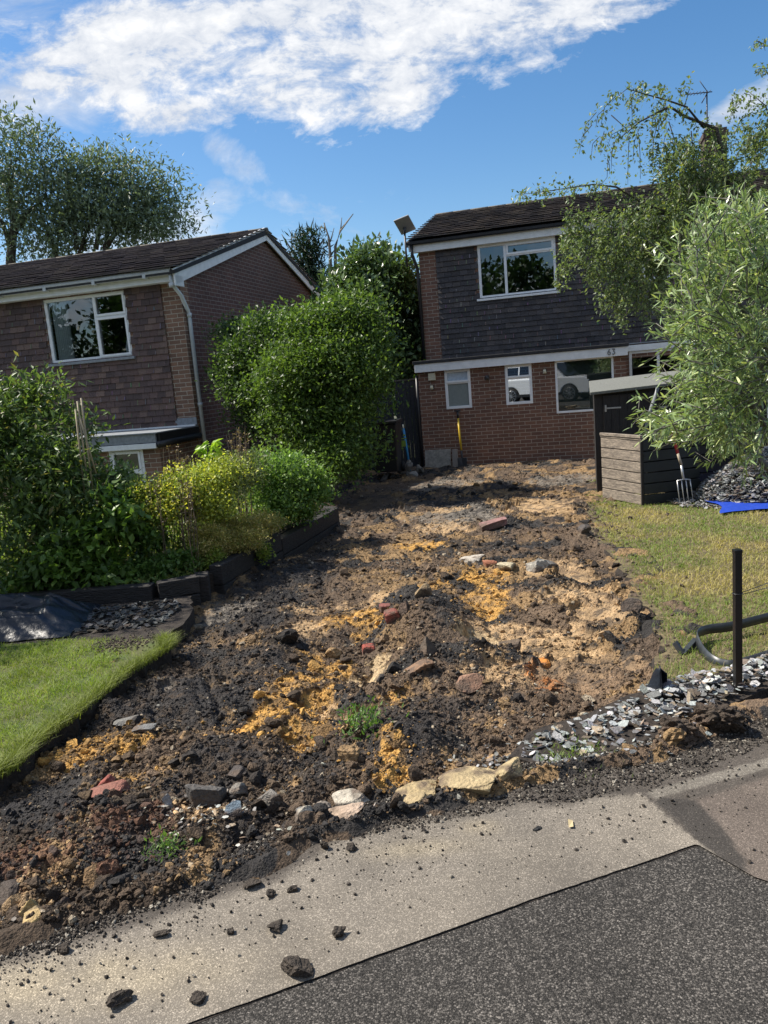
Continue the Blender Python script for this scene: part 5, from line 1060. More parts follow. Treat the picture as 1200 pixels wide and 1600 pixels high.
# trees across the road behind the viewer, seen mirrored in the windows
for i, (x, y, h) in enumerate([(-22, -16, 9), (-14, -19, 10), (-7, -17, 8.6), (0, -20, 9.5), (8, -18, 8.5), (16, -19, 9), (-30, -12, 10), (-38, -6, 11)]):
    tree('roadside_tree', ['third', 'fourth', 'fifth', 'sixth', 'seventh', 'eighth', 'second', 'first'][i]+' tree from the left across the road, mirrored dark in the windows', 'tree',
         [(x, y, h*.55, 4, 3, h*.42), (x+2.6, y, h*.35, 3, 2.6, h*.33), (x-2.6, y, h*.4, 3, 2.6, h*.36), (x, y, h*.2, 4.5, 3, h*.22)], 30000, .42, .7, FG, (.05, .09, .03), 'leafd', 80+i, (x, y, -.3), r0=.25, tufts=9, tr=.5, group='trees across the road')

# ---- right: overhanging plum tree, D ~ 9.5
TD = 9.6; base = (5.35, 9.9, -.25)
e = empty('plum_tree', base, 0, 'arching fruit tree with drooping small-leaved branches in front of the numbered house', 'tree'); O = Vector(base)
ARC = [([(1190, 700), (1180, 520), (1160, 400), (1115, 205), (1075, 178), (1040, 172), (1000, 190), (960, 222)], [.11, .09, .075, .042, .034, .026, .018, .006]),
       ([(1100, 200), (1068, 172), (1040, 155), (1010, 146), (975, 144), (955, 160)], [.03, .022, .018, .013, .009, .004]),
       ([(1160, 400), (1110, 350), (1050, 335), (1010, 318), (960, 295), (925, 290), (850, 302), (806, 305)], [.06, .045, .036, .03, .022, .014, .009, .004]),
       ([(1050, 335), (1000, 330), (950, 345), (900, 368), (880, 400)], [.028, .022, .016, .01, .004]),
       ([(1110, 350), (1060, 330), (1030, 350), (1000, 400), (975, 440)], [.03, .024, .018, .012, .005]),
       ([(1160, 400), (1200, 320), (1215, 250), (1190, 170), (1165, 145)], [.06, .04, .03, .015, .005]),
       ([(1200, 320), (1160, 300), (1130, 270), (1100, 230)], [.03, .022, .016, .006]),
       ([(1068, 172), (1074, 140), (1070, 128)], [.012, .008, .004]), ([(1045, 190), (1060, 220), (1062, 250)], [.014, .01, .004]), ([(955, 180), (975, 200), (985, 210)], [.012, .008, .004]),
       ([(1080, 205), (1078, 260), (1076, 310)], [.014, .01, .005]), ([(1100, 330), (1080, 290), (1060, 270), (1035, 250)], [.02, .015, .01, .004]),
       ([(950, 240), (945, 280), (935, 295)], [.008, .006, .004])]
b = MB()
rgb = random.Random(9)
for pth, rr in ARC: b.tube([Vector(PY(a, c, TD+.0))-O+Vector((0, rgb.uniform(-.12, .12) if i else 0, 0)) for i, (a, c) in enumerate(pth)], [q*.5 for q in rr], 6)
rg = np.random.default_rng(77)
# hanging twigs with leaves: start px,py, length px, lean px, leaves
TW = []
def twig(px, py, L, lean, dens=1.0, D=None): TW.append((px, py, L, lean, dens, D or TD+rg.uniform(-.5, .5)))
for px, py in ((960, 222, ), (945, 170), (962, 150), (985, 146), (1005, 148), (1040, 160), (925, 195), (935, 215), (950, 250), (975, 200), (1000, 190), (1020, 180), (1045, 200), (1060, 230), (1070, 140), (1005, 130), (1040, 135)):
    twig(px, py, rg.uniform(16, 50), rg.uniform(-26, 12), .8)
for k in range(10): twig(rg.uniform(925, 1060), rg.uniform(160, 215), rg.uniform(30, 80), rg.uniform(-25, 5), .7)
for px in (815, 860, 885, 900, 925, 950): twig(px, 305-(px-800)*.08, rg.uniform(8, 22), rg.uniform(-10, 8), .8)
def dens_region(cx, cy, rx, ry, n, L=(14, 44), dens=1.5, lean=(-24, 16)):
    for _ in range(n):
        a = rg.uniform(0, 6.283); r = math.sqrt(rg.uniform(0, 1)); twig(cx+rx*r*math.cos(a), cy+ry*r*math.sin(a), rg.uniform(*L), rg.uniform(*lean), dens)
dens_region(1085, 260, 40, 44, 44); dens_region(1090, 280, 60, 50, 46); dens_region(1060, 340, 70, 44, 58); dens_region(1000, 370, 74, 40, 58); dens_region(920, 395, 46, 36, 36); dens_region(1010, 410, 56, 50, 64); dens_region(1030, 350, 60, 30, 26)
dens_region(975, 445, 26, 34, 30); dens_region(1050, 430, 46, 66, 46); dens_region(895, 355, 16, 14, 7); dens_region(935, 330, 50, 14, 22); dens_region(1060, 240, 40, 30, 26)
dens_region(1170, 260, 40, 70, 40); dens_region(1130, 330, 60, 50, 50); dens_region(1185, 200, 30, 30, 20); dens_region(1165, 150, 22, 12, 5, (10, 40)); dens_region(1195, 68, 12, 6, 5, (6, 14)); dens_region(1196, 120, 10, 16, 5, (8, 20))
Ps = []; Ds = []
for px, py, L, lean, dens, D in TW:
    p0 = Vector(PY(px, py, D)); p1 = Vector(PY(px+lean, py+L, D+rg.uniform(-.2, .2))); mid = p0.lerp(p1, .5)+Vector((lean*.002, 0, .03))
    b.tube([p0-O, mid-O, p1-O], [.005, .004, .002], 4, cap=False)
    n = int(L*dens*.62*1.25)+3; t = rg.uniform(0, 1, n)[:, None]; A = np.array(p0)*(1-t)+np.array(p1)*t+np.array(mid-p0.lerp(p1, .5))*4*t*(1-t)
    Ps.append(A+rg.normal(size=(n, 3))*.034); dd = rg.normal(size=(n, 3))*.9; dd[:, 2] -= .35; Ds.append(dd)
for pth, rr in ARC[:9]:
    pp = np.array([PY(a_, c_, TD) for a_, c_ in pth]); k0 = 2 if len(pp) > 5 else 1
    for a_, c_ in zip(pp[k0:], pp[k0+1:]):
        m_ = int(np.linalg.norm(a_-c_)*55)
        for t_ in rg.uniform(0, 1, m_):
            q_ = a_*(1-t_)+c_*t_+rg.normal(size=3)*.05; n_ = rg.integers(4, 9); Ps.append(q_+rg.normal(size=(n_, 3))*.035); Ds.append(rg.normal(size=(n_, 3))+np.array((0, 0, -.1)))
P = np.concatenate(Ps)-np.array(base); Dv = np.concatenate(Ds); C = shade_cols(len(P), (.10, .145, .07), (.22, .275, .135), rg, .06, (.3, .33, .1))
leaves('crown', P, Dv,   .056*rg.uniform(.55, 1.2, len(P)), .5, C, M['leaf'], 5, e, .5, .3)
b.build('trunk', M['bark'], e)
# ---- right foreground: willow-leaved shrub with long grey-green leaves, D ~ 5
SD = 5.0; base = (3.2, 5.6, -.1)
e = empty('willow_shrub', base, 0, 'big silvery willow-leaved shrub leaning in from the right edge above the slate heap', 'shrub'); O = Vector(base); b = MB(); rg = np.random.default_rng(99); Ps = []; Ds = []; Ls = []
def shoot(x0, y0, x1, y1, n, D, L=.10, wander=.06):
    p0, p1 = np.array(PY(x0, y0, D)), np.array(PY(x1, y1, D+rg.uniform(-.25, .25))); t = np.linspace(.0, 1, n)[:, None]; ax = p1-p0; ax /= np.linalg.norm(ax)
    bow = rg.normal(size=3)*.05; A = p0*(1-t)+p1*t+bow*4*t*(1-t)
    b.tube([Vector(q)-O for q in (p0, p0*.5+p1*.5+bow, p1)], [.0045, .0035, .002], 4, cap=False)
    dd = ax[None]*rg.uniform(.5, 1.1, (n, 1))+rg.normal(size=(n, 3))*.55; Ps.append(A); Ds.append(dd); Ls.append(L*rg.uniform(.55, 1.15, n)*(1-.35*t[:, 0]))
def shoots(cx, cy, rx, ry, k, dirx, diry, spread=30, Lpx=(50, 100), n=22, D=(4.6, 5.8), L=.10):
    for _ in range(k):
        a = rg.uniform(0, 6.283); r = math.sqrt(rg.uniform(0, 1)); x = cx+rx*r*math.cos(a); y = cy+ry*r*math.sin(a); l = rg.uniform(*Lpx); an = math.atan2(diry, dirx)+math.radians(rg.uniform(-spread, spread))
        shoot(x, y, x+l*math.cos(an), y+l*math.sin(an), n, rg.uniform(*D), L)
shoots(1140, 420, 55, 60, 60, -.15, -1, 25, (50, 95)); shoots(1160, 370, 40, 40, 26, 0, -1, 18, (35, 60)); shoots(1110, 470, 50, 60, 40, -.6, -1, 30); shoots(1120, 540, 50, 50, 50, -1, -.1, 45, (40, 80)); shoots(1150, 590, 60, 50, 55, -1, .2, 50, (40, 80))
shoots(1110, 650, 45, 22, 36, -1, .25, 35, (40, 75)); shoots(1060, 655, 30, 16, 16, -1, .2, 30, (35, 55)); shoots(1160, 660, 45, 40, 45, -.6, .8, 45, (30, 60)); shoots(1180, 480, 40, 120, 90, -.4, -.5, 70, (40, 80)); shoots(1230, 500, 60, 160, 90, -.2, -.5, 80, (50, 90), D=(4.8, 6.2))
shoots(1075, 500, 14, 30, 8, -1, -.1, 20, (30, 45)); shoots(1160, 540, 50, 150, 80, -.5, .1, 90, (30, 60), D=(5.2, 6.0))
shoot(1050, 600, 1028, 562, 9, 4.9); shoot(1060, 610, 1012, 590, 10, 4.8); shoot(1045, 520, 1018, 516, 8, 5); shoot(1065, 480, 1028, 452, 10, 5); shoot(1060, 430, 1044, 398, 10, 5.2); shoot(1050, 660, 985, 668, 14, 4.8); shoot(1060, 680, 1000, 690, 12, 4.8); shoot(1075, 690, 1020, 705, 10, 4.8)
shoot(1110, 400, 1088, 325, 14, 5.1); shoot(1190, 380, 1195, 312, 14, 5.1)
for x1, y1 in ((1120, 420), (1100, 560), (1090, 650), (1170, 400), (1190, 600), (1140, 500)):
    p = Vector(PY(x1, y1, 5.2))-O; b.tube([Vector((0, 0, 0)), Vector((.1*p.x, p.y*.2, p.z*.4)), p*.6+Vector((0, 0, p.z*.2)), p], [.035, .028, .02, .008], 6)
P = np.concatenate(Ps)-np.array(base); Dv = np.concatenate(Ds); Lv = np.concatenate(Ls); C = shade_cols(len(P), (.17, .25, .10), (.33, .42, .20), rg, .16, (.48, .54, .24))
leaves('crown', P, Dv, Lv, .175, C, M['leafs'], 7, e, .2, .25, .12, 'long'); b.build('trunk', M['barkg'], e)

# ---- left: planting in the raised bed
base = (-3.3, 7.2, .05)
B = [bl(50, 660, 7.2, 56, 62), bl(95, 700, 7.0, 48, 60), bl(20, 720, 6.8, 70, 90), bl(80, 780, 6.7, 62, 70), bl(35, 630, 7.3, 36, 34), bl(135, 665, 7.2, 22, 26), bl(110, 760, 6.8, 46, 60), bl(-40, 700, 7, 60, 110), (-4.85, 6.35, 1.5, .95, .95, 1.9), bl(50, 860, 6.5, 70, 50), bl(20, 600, 7.3, 30, 20)]
tree('elder_shrub', 'tall dense dark green shrub at the left edge behind the sleeper wall', 'shrub', B, 32000, .08, .36, (.06, .105, .04), (.17, .24, .07), 'leaf', 101, base, tufts=11, tr=.09, inner=.35, r0=.03, yel=.05, yc=(.22, .2, .07), droop=.5)
B = [bl(140, 850, 6.45, 50, 46), bl(100, 880, 6.4, 50, 36), bl(170, 890, 6.4, 34, 26), bl(60, 905, 6.35, 40, 24), bl(190, 800, 6.6, 30, 40)]
tree('leafy_plant', 'broad-leaved green plant spilling over the sleeper wall below the tall shrub', 'plant', B, 3200, .085, .62, (.07, .13, .03), (.17, .28, .05), 'leaf', 102, (-2.55, 6.5, .05), tufts=7, tr=.07, inner=.3, r0=.012, droop=.7)
B = [bl(205, 775, 7.0, 30, 24), bl(185, 760, 7.1, 22, 30), bl(215, 800, 6.9, 30, 26)]
tree('grey_leaved_shrub', 'grey-green shrub between the tall dark shrub and the yellow flowers', 'shrub', B, 5200, .05, .5, (.09, .14, .06), (.22, .29, .13), 'leaf', 103, (-2.3, 7.1, .05), tufts=9, tr=.07, r0=.015)
def flower_clump(label, blobs, n, base, seed, ca, cb, yel, yc, size=.032, asp=.6, name='flowering_plant', cat='flowers', tufts=8, tr=.075, inner=.6):
    return tree(name, label, cat, blobs, n, size, asp, ca, cb, 'leaf', seed, base, tufts=tufts, tr=tr, r0=.008, yel=yel, yc=yc, bark='greenstem', inner=inner)
YC = (.68, .62, .12)
flower_clump('clump of yellow flowers just right of the grey-green shrub', [bl(228, 775, 6.9, 24, 22), bl(245, 800, 6.8, 26, 26), bl(222, 800, 6.8, 16, 16), bl(275, 770, 7, 26, 30)], 9000, (-2.1, 6.9, .05), 111, (.13, .19, .035), (.30, .35, .06), .34, YC)
flower_clump('largest sunlit clump of yellow-green flowers in the middle of the bed', [bl(310, 760, 7.3, 34, 34), bl(345, 740, 7.5, 30, 22), bl(290, 790, 7.1, 34, 26), bl(330, 790, 7.1, 34, 26)], 15000, (-1.9, 7.3, .05), 112, (.21, .27, .06), (.38, .42, .10), .30, (.52, .52, .08))
flower_clump('pale grey-green herb clump behind the sunlit yellow flowers', [bl(365, 745, 7.8, 30, 30), bl(390, 740, 8.1, 24, 30), bl(350, 775, 7.4, 30, 20)], 5000, (-1.7, 7.8, .05), 113, (.10, .13, .05), (.22, .26, .11), .08, (.4, .42, .2))
B = [bl(430, 735, 8.6, 48, 34), bl(460, 750, 8.5, 40, 36), bl(415, 770, 8.3, 36, 30), bl(480, 780, 8.5, 24, 26), bl(450, 785, 8.3, 36, 26)]
tree('mint_plant', 'bushy fresh green plant at the far right end of the raised bed', 'plant', B, 12000, .045, .6, (.09, .17, .045), (.24, .36, .10), 'leaf', 114, (-1.2, 8.6, .05), tufts=8, tr=.085, r0=.012, inner=.3)
B = [bl(495, 770, 8.6, 14, 22), bl(500, 745, 8.7, 10, 10), bl(470, 800, 8.5, 20, 14)]
tree('mint_plant', 'small tuft of fresh green shoots leaning over the end of the sleeper wall', 'plant', B, 1700, .045, .6, (.06, .13, .03), (.18, .29, .06), 'leaf', 115, (-.95, 8.7, .05), tufts=7, tr=.05, r0=.008)
B = [bl(365, 825, 7.2, 46, 24), bl(410, 820, 7.6, 34, 18), bl(340, 845, 6.9, 34, 26), bl(385, 845, 7.0, 34, 18), bl(320, 860, 6.75, 22, 20)]
tree('heather_mound', 'low straw-coloured mound of dry heather spilling towards the straight sleeper wall', 'plant', B, 24000, .028, .35, (.28, .27, .08), (.54, .43, .18), 'leaf', 116, (-1.55, 7.2, .05), tufts=12, tr=.035, r0=.006, inner=.2, yel=.12, yc=(.16, .22, .05))
B = [bl(335, 870, 6.7, 16, 14), bl(320, 890, 6.62, 10, 12), bl(410, 862, 7.15, 10, 16)]
tree('trailing_plant', 'bright yellow-green trailing plant hanging over the wall corner', 'plant', B, 900, .035, .7, (.14, .2, .04), (.3, .36, .07), 'leaf', 117, (-1.65, 6.75, .05), tufts=7, tr=.03, r0=.004)
B = [bl(250, 885, 6.5, 50, 14), bl(215, 900, 6.45, 30, 10), bl(285, 875, 6.6, 26, 12), bl(230, 840, 6.7, 34, 30)]
tree('strawberry_plant', 'low dark green groundcover plant along the top of the kinked sleeper wall', 'plant', B, 4200, .04, .75, (.06, .12, .03), (.16, .26, .06), 'leaf', 118, (-2.0, 6.5, .05), tufts=7, tr=.035, r0=.004)
rgc = np.random.default_rng(71); xg, yg = fill([(-6, 6.35), (-1.95, 6.25), (-1.62, 6.5), (-1.45, 7.3), (-1.1, 8.35), (-.78, 9.4), (-1.3, 10.2), (-6, 10.2)], 60000, rgc); kg = xg > -.66*yg-.3; xg, yg = xg[kg], yg[kg]
zg = .06+rgc.uniform(0, 1, len(xg))**1.5*(.12+.34*fbm(xg*1.5, yg*1.5, 5, 3))*np.clip((yg-6.2)*1.2, .15, 1); dd = rgc.normal(size=(len(xg), 3)); dd[:, 2] = np.abs(dd[:, 2])+.3
leaves('ground_cover', np.stack([xg, yg, zg], -1), dd, .05*rgc.uniform(.5, 1.3, len(xg)), .5, shade_cols(len(xg), (.07, .12, .03), (.22, .28, .07), rgc, .12, (.4, .38, .12)), M['leaf'], 5, None, .5, kind='stuff')
# brown seed-head stems
def stems(name, label, cat, px0, px1, py0, py1, D, n, seed, m='stem', heads=True, col=(.16, .11, .07), base_py=None):
    c = PY((px0+px1)/2, py1, D); e = empty(name, (c[0], c[1], .05), 0, label, cat); rg = random.Random(seed); b = MB(); O = Vector((c[0], c[1], .05)); hp_ = []
    for i in range(n):
        t = rg.random(); x0 = px0+(px1-px0)*t; p0 = Vector(PY(x0, py1, D+rg.uniform(-.25, .25))); p0.z = .06; L = rg.uniform(.65, 1)
        p1 = Vector(PY(x0+rg.uniform(-12, 6), py1+(py0-py1)*L, D)); p1.y = p0.y
        b.tube([p0-O, (p0+p1)/2-O+Vector((rg.uniform(-.03, .03), 0, 0)), p1-O], [.004, .0032, .002], 4, cap=False)
        for k in range(rg.randint(6, 12)):
            q = p0.lerp(p1, rg.uniform(.4, 1)); hp_.append(q-O+Vector((rg.uniform(-.03, .03), rg.uniform(-.03, .03), rg.uniform(-.01, .04))))
    b.build('stem', M[m], e)
    if heads:
        P = np.repeat(np.array([tuple(h) for h in hp_]), 4, 0); rr = np.random.default_rng(seed); P = P+rr.normal(size=P.shape)*.008; d = rr.normal(size=P.shape)+np.array((0, 0, 1.0))
        leaves('foliage', P, d, .022, .6, np.array(col)*rr.uniform(.5, 1.5, (len(P), 1)), M['leafd'], seed, e)
    return e
stems('seed_stalks', 'dense dark brown seed stalks standing in front of the yellow flowers', 'dried plant', 232, 310, 735, 870, 6.75, 22, 5, col=(.10, .075, .05))
stems('seed_stalks', 'cluster of pale brown seed stalks rising in front of the porch bricks', 'dried plant', 262, 300, 696, 800, 7.3, 14, 6, col=(.22, .16, .1))
stems('seed_stalks', 'tall dried flower spikes behind the bed, right of the maple sapling', 'dried plant', 362, 385, 668, 740, 7.9, 14, 7, col=(.26, .19, .11))
e = empty('maple_sapling', tuple(PY(322, 760, 7.6)), 0, 'young sapling with a few big lime-green lobed leaves in front of the drainpipe', 'sapling'); O = Vector(e.location)
m = MB(); m.tube([Vector((0, 0, -.3)), Vector((0, 0, .1)), Vector(PY(326, 700, 7.6))-O], [.006, .005, .003], 5); m.build('stem', M['greenstem'], e)
rg = np.random.default_rng(12); P = np.array([PY(rg.uniform(308, 342), rg.uniform(690, 735), 7.6+rg.uniform(-.05, .05)) for _ in range(13)])-np.array(O); P = np.repeat(P, 5, 0); d = np.tile(np.array([(math.cos(a), 0.1, math.sin(a)) for a in np.linspace(-2.6, .6, 5)]), (13, 1))+rg.normal(size=(65, 3))*.25
leaves('foliage', P, d, .085, .62, np.array((.28, .42, .05))*rg.uniform(.7, 1.2, (65, 1)), M['leaf'], 3, e)
# bamboo canes tied at the top
e = empty('cane_wigwam', tuple(PY(145, 775, 6.7)), 0, 'bundle of tall bamboo canes leaning together in the dark shrub', 'garden canes'); O = Vector(e.location)
for a, b_, c, d_ in ((121, 627, 140, 778), (127, 622, 146, 775), (124, 650, 150, 740), (118, 640, 132, 770)):
    m = MB(); m.tube([Vector(PY(c, d_, 6.65))-O, Vector(PY(a, b_, 6.6))-O], .008, 6); m.build('cane', M['cane'], e)
# weeds in the dug soil
def weed(label, px, py, wpx, hpx, n, seed, ca=(.06, .13, .03), cb=(.2, .32, .08), name='weed', L=.03, plane=(-.06, -.021), asp=.35):
    p = PZ(px, py, *plane); z = gz(p[0], p[1]); base = (p[0], p[1], z); e = empty(name, base, 0, label, 'weed'); rg = np.random.default_rng(seed); R = p[1]/FPX
    a = rg.normal(size=(n, 3))*np.array((wpx*R/2.6, wpx*R/2.6, .0)); a[:, 2] = rg.uniform(0, hpx*R*.8, n)+.005; d = rg.normal(size=(n, 3)); d[:, 2] = np.abs(d[:, 2])+.4
    leaves('foliage', a, d, L*rg.uniform(.5, 1.3, n), asp, shade_cols(n, ca, cb, rg), M['leaf'], seed, e)
    m = MB()
    for k in range(6): m.tube([Vector((0, 0, 0)), Vector((rg.normal()*wpx*R/3, rg.normal()*wpx*R/3, hpx*R*.6))], [.002, .0012], 4)
    m.build('stem', M['greenstem'], e); return e
weed('ferny green weed uprooted in the middle front of the driveway', 570, 1165, 60, 40, 260, 1)
weed('small green weed beside the pale chips at the front left', 266, 1348, 46, 24, 150, 2, L=.022)
weed('patch of bright green grass tuft below the slate chippings near the pavement', 905, 1195, 80, 12, 500, 3, (.12, .2, .04), (.3, .4, .1), 'grass_tuft', L=.035, plane=(-.03, 0), asp=.1)
weed('yellowish weed sprouting beside the black plastic sheet', 165, 982, 14, 10, 60, 4, (.3, .3, .04), (.5, .48, .08), L=.03, plane=(0, 0), asp=.5)

# ================================================================== SHEDS, TOOLS, POST
# dark shed (front faces the camera-left)
zt = 1.19
a = PZ(930, 612, zt); bq = PZ(1043, 594, zt)
zb = RLZ(a[1]); dv = Vector((bq[0]-a[0], bq[1]-a[1], 0)); wS = 2.15; yawS = YAW
shed = empty('garden_shed', (a[0], a[1], zb), yawS, 'black timber shed with a pale felt roof in front of the large window', 'shed')
H = zt-zb; dS = 1.5
m = MB()
for (x0, y0), (x1, y1) in (((0, 0), (wS, 0)), ((0, 0), (0, dS)), ((wS, 0), (wS, dS)), ((0, dS), (wS, dS))):
    L = math.hypot(x1-x0, y1-y0); n = int(L/.095)
    for i in range(n):
        t0, t1 = i/n, (i+1)/n-.004/L; hh = H+.16-.0*i if y0 == y1 == dS else H
        f = lambda t: (x0+(x1-x0)*t, y0+(y1-y0)*t)
        p, q = f(t0), f(t1); hz = lambda pt: H+.10*pt[1]/dS+.045*pt[0]-.02
        nx_, ny_ = -(y1-y0)/L*.018, (x1-x0)/L*.018
        V = [(p[0], p[1], 0), (q[0], q[1], 0), (q[0]+nx_, q[1]+ny_, 0), (p[0]+nx_, p[1]+ny_, 0), (p[0], p[1], hz(p)), (q[0], q[1], hz(q)), (q[0]+nx_, q[1]+ny_, hz(q)), (p[0]+nx_, p[1]+ny_, hz(p))]
        m.add(V, [(0, 3, 2, 1), (4, 5, 6, 7), (0, 1, 5, 4), (1, 2, 6, 5), (2, 3, 7, 6), (3, 0, 4, 7)])
m.build('wall', M['blackwood'], shed)
m = MB(); rz_ = lambda x, y: H-.03+.10*y/dS+.045*x
m.add([(x, y, rz_(x, y)+t) for t in (0, .04) for x, y in ((-.07, -.10), (wS+.08, -.10), (wS+.08, dS+.08), (-.07, dS+.08))], [(0, 3, 2, 1), (4, 5, 6, 7), (0, 1, 5, 4), (1, 2, 6, 5), (2, 3, 7, 6), (3, 0, 4, 7)]); m.build('roof', M['shedfelt'], shed, bevel=.006)
for x0, x1, s in ((.10, .84, 1), (.86, 1.62, -1)):
    d = MB(); n = 7; w_ = (x1-x0)/n
    for i in range(n): d.box((x0+i*w_, -.024, .06), (x0+(i+1)*w_-.004, -.003, H-.06))
    dd = d.build('door', M['blackwood'], shed, bevel=.002)
    hm = MB(); hx = x0+.03 if s == 1 else x1-.03
    hm.box((min(hx, hx+s*.2), -.032, H-.245), (max(hx, hx+s*.2), -.026, H-.225)); hm.box((hx-.012, -.033, H-.28), (hx+.012, -.0265, H-.19)); hm.build('hinge', M['steel'], dd, bevel=.002)
m = MB(); m.box((.80, -.05, H-.36), (.90, -.027, H-.33)); m.box((.82, -.06, H-.28), (.92, -.027, H-.255)); m.tube([(.86, -.05, H-.42), (.86, -.05, H-.62)], .012, 6); m.build('bolt', M['steel'], shed)
m = MB(); m.tube([(.80, -.13, H+.0), (.76, -.14, H-.12), (.66, -.09, H-.42), (.64, -.05, H-.55), (.66, -.05, H-.9), (.64, -.05, H-1.15)], [.026, .024, .024, .02, .018, .014], 7); m.build('strap', M['lead'], shed)
# low timber bunker with horizontal boards
A0 = Vector((3.17, 9.25, 0)); A1 = Vector((2.92, 10.05, 0)); B1 = Vector((3.92, 9.37, 0)); zb = RLZ(9.25); hB = .80
e = empty('log_bunker', (A0.x, A0.y, zb), 0, 'low timber store clad in weathered horizontal boards in front of the black shed', 'timber store'); O = Vector((A0.x, A0.y, 0))
def boards(p, q, n, h, mm, nm, th=.02, z0=0.):
    m = MB()
    for i in range(n): m.bar((p-O)+Vector((0, 0, z0+h*(i+.5)/n)), (q-O)+Vector((0, 0, z0+h*(i+.5)/n)), th, h/n-.012)
    return m.build(nm, mm, e, bevel=.004)
boards(A0, A1, 6, hB, M['board'], 'side_panel'); boards(A0+Vector((.012, -.012, 0)), B1, 6, hB, M['panelblack'], 'front_panel'); boards(A1, A1+(B1-A0), 6, hB, M['blackwood'], 'back_panel'); boards(B1, B1+(A1-A0), 6, hB, M['blackwood'], 'side_panel')
m = MB(); m.bar(A0-O+Vector((0, -.02, hB+.045)), A1-O+Vector((0, 0, hB+.045)), .05, .035); m.bar(A0-O+Vector((0, -.02, hB+.012)), A1-O+Vector((0, 0, hB+.012)), .028, .022); m.build('top_rail', M['board'], e, bevel=.004)
m = MB(); m.bar(A0-O, A0-O+Vector((0, 0, hB)), .03, .03, (1, 0, 0)); m.build('corner_post', M['blackwood'], e)
m = MB(); c = [A0, B1, B1+(A1-A0), A1]; m.add([(p.x-O.x, p.y-O.y, hB-.12) for p in c]+[(p.x-O.x, p.y-O.y, hB-.10) for p in c], [(3, 2, 1, 0), (4, 5, 6, 7), (0, 1, 5, 4), (1, 2, 6, 5), (2, 3, 7, 6), (3, 0, 4, 7)]); m.build('lid', M['blackwood'], e)
# second dark box to its right
zb = RLZ(10.2); e = empty('compost_bin', (4.15, 10.1, zb), .15, 'black slatted timber compost bin right of the weathered timber store', 'compost bin')
for nm_, p, q in (('front_panel', (0, 0), (.95, 0)), ('side_panel', (0, 0), (0, .8)), ('side_panel', (.95, 0), (.95, .8)), ('back_panel', (0, .8), (.95, .8))):
    m = MB()
    for i in range(6): m.bar((p[0], p[1], .06+i*.12), (q[0], q[1], .06+i*.12), .02, .108)
    m.build(nm_, M['blackwood'], e, bevel=.003)
# garden fork leaning on the store
fb = PZ(1062, 788, *(-.0, -.03)); zf = RLZ(8.95); fx, fy = 3.62, 9.02
e = empty('garden_fork', (fx, fy, zf), math.radians(9), 'steel garden fork with a red shaft leaning upright on the dark store', 'garden fork')
m = MB(); lean = lambda z: .22*z
for k in range(4):
    x = (k-1.5)*.058; m.tube([(x, 0, .0), (x*.98, lean(.2), .2), (x*.95, lean(.29), .29)], [.004, .0065, .007], 6)
m.tube([(-.087, lean(.29), .29), (-.03, lean(.3), .30), (.03, lean(.3), .30), (.087, lean(.29), .29)], .008, 6); m.tube([(0, lean(.3), .30), (-.005, lean(.48), .48)], [.016, .014], 8); m.build('head', M['steel'], e)
m = MB(); m.tube([(-.005, lean(.47), .47), (-.03, lean(.62), .62)], .017, 8); m.build('socket', mat('wood_shaft', (.4, .33, .24), .6), e)
m = MB(); m.tube([(-.03, lean(.61), .61), (-.075, lean(.98), .98)], .019, 8); m.tube([(-.075, lean(.98), .98), (-.13, lean(1.06), 1.06)], .012, 6); m.tube([(-.075, lean(.98), .98), (-.03, lean(1.07), 1.07)], .012, 6); m.tube([(-.14, lean(1.07), 1.065), (-.02, lean(1.07), 1.075)], .014, 8); m.build('shaft', M['red'], e)
# slate heap on a blue tarpaulin
hc = (4.85, 8.95); rg = np.random.default_rng(4)
T = []; n = 46
gx = np.linspace(-1.75, 1.7, n); gy = np.linspace(-1.1, 1.2, 36); TX, TY = np.meshgrid(gx, gy)
TZ = .015+.03*fbm(TX*3, TY*3, 4, 3)+.07*np.clip(TX-.6, 0, 1)*np.exp(-((TY+1.0)/.2)**2)*(1+.5*np.sin(TX*9)); edge = 1-.06*fbm(TX*5, TY*5, 9)
I = np.arange(TX.size).reshape(TX.shape); FQ = np.stack([I[:-1, :-1], I[:-1, 1:], I[1:, 1:], I[1:, :-1]], -1).reshape(-1, 4)
o = raw('tarpaulin', np.stack([TX+.05*np.sin(TY*7), TY*edge+.05*np.sin(TX*4)+.10*TX, TZ], -1).reshape(-1, 3), FQ, M['bluetarp'], smooth=True); o.location = (hc[0]+.80, hc[1]+.03, RLZ(9.35)+.035); o.rotation_euler = (0, 0, -.22); tag(o, 'bright blue tarpaulin spread on the grass under the slate heap', 'tarpaulin')
n = 12000; r = np.sqrt(rg.uniform(0, 1, n)); a = rg.uniform(0, 6.283, n); x = 1.6*r*np.cos(a)+.2; y = .85*r*np.sin(a)+.1; hz = .62*np.clip(1-(x-.4)**2/2.2-(y-.15)**2/.72, 0, 1)**.75+.03
k = (hz > .06) | (rg.uniform(0, 1, n) < .3); z = hz*np.where(rg.uniform(0, 1, n) < .8, 1, rg.uniform(.6, 1, n))+RLZ(9.35)+.01; S = rg.uniform(.018, .05, n)
chips('slate_heap', np.stack([x+hc[0], y+hc[1], z], -1)[k], S[k], slcol(k.sum(), rg, .09, .38), 12, tilt=.45, kind='stuff')
mm = MB(); V, F = ico(4, 4, .05); V = V*np.array((1.2, .62, .34)); V[:, 2] = np.maximum(V[:, 2], 0); o = raw('slate_heap', V, F, M['slate'], cols=np.full((len(V), 3), .03), kind='stuff'); o.location = (hc[0]+.4, hc[1]+.15, RLZ(9.35)-.03)
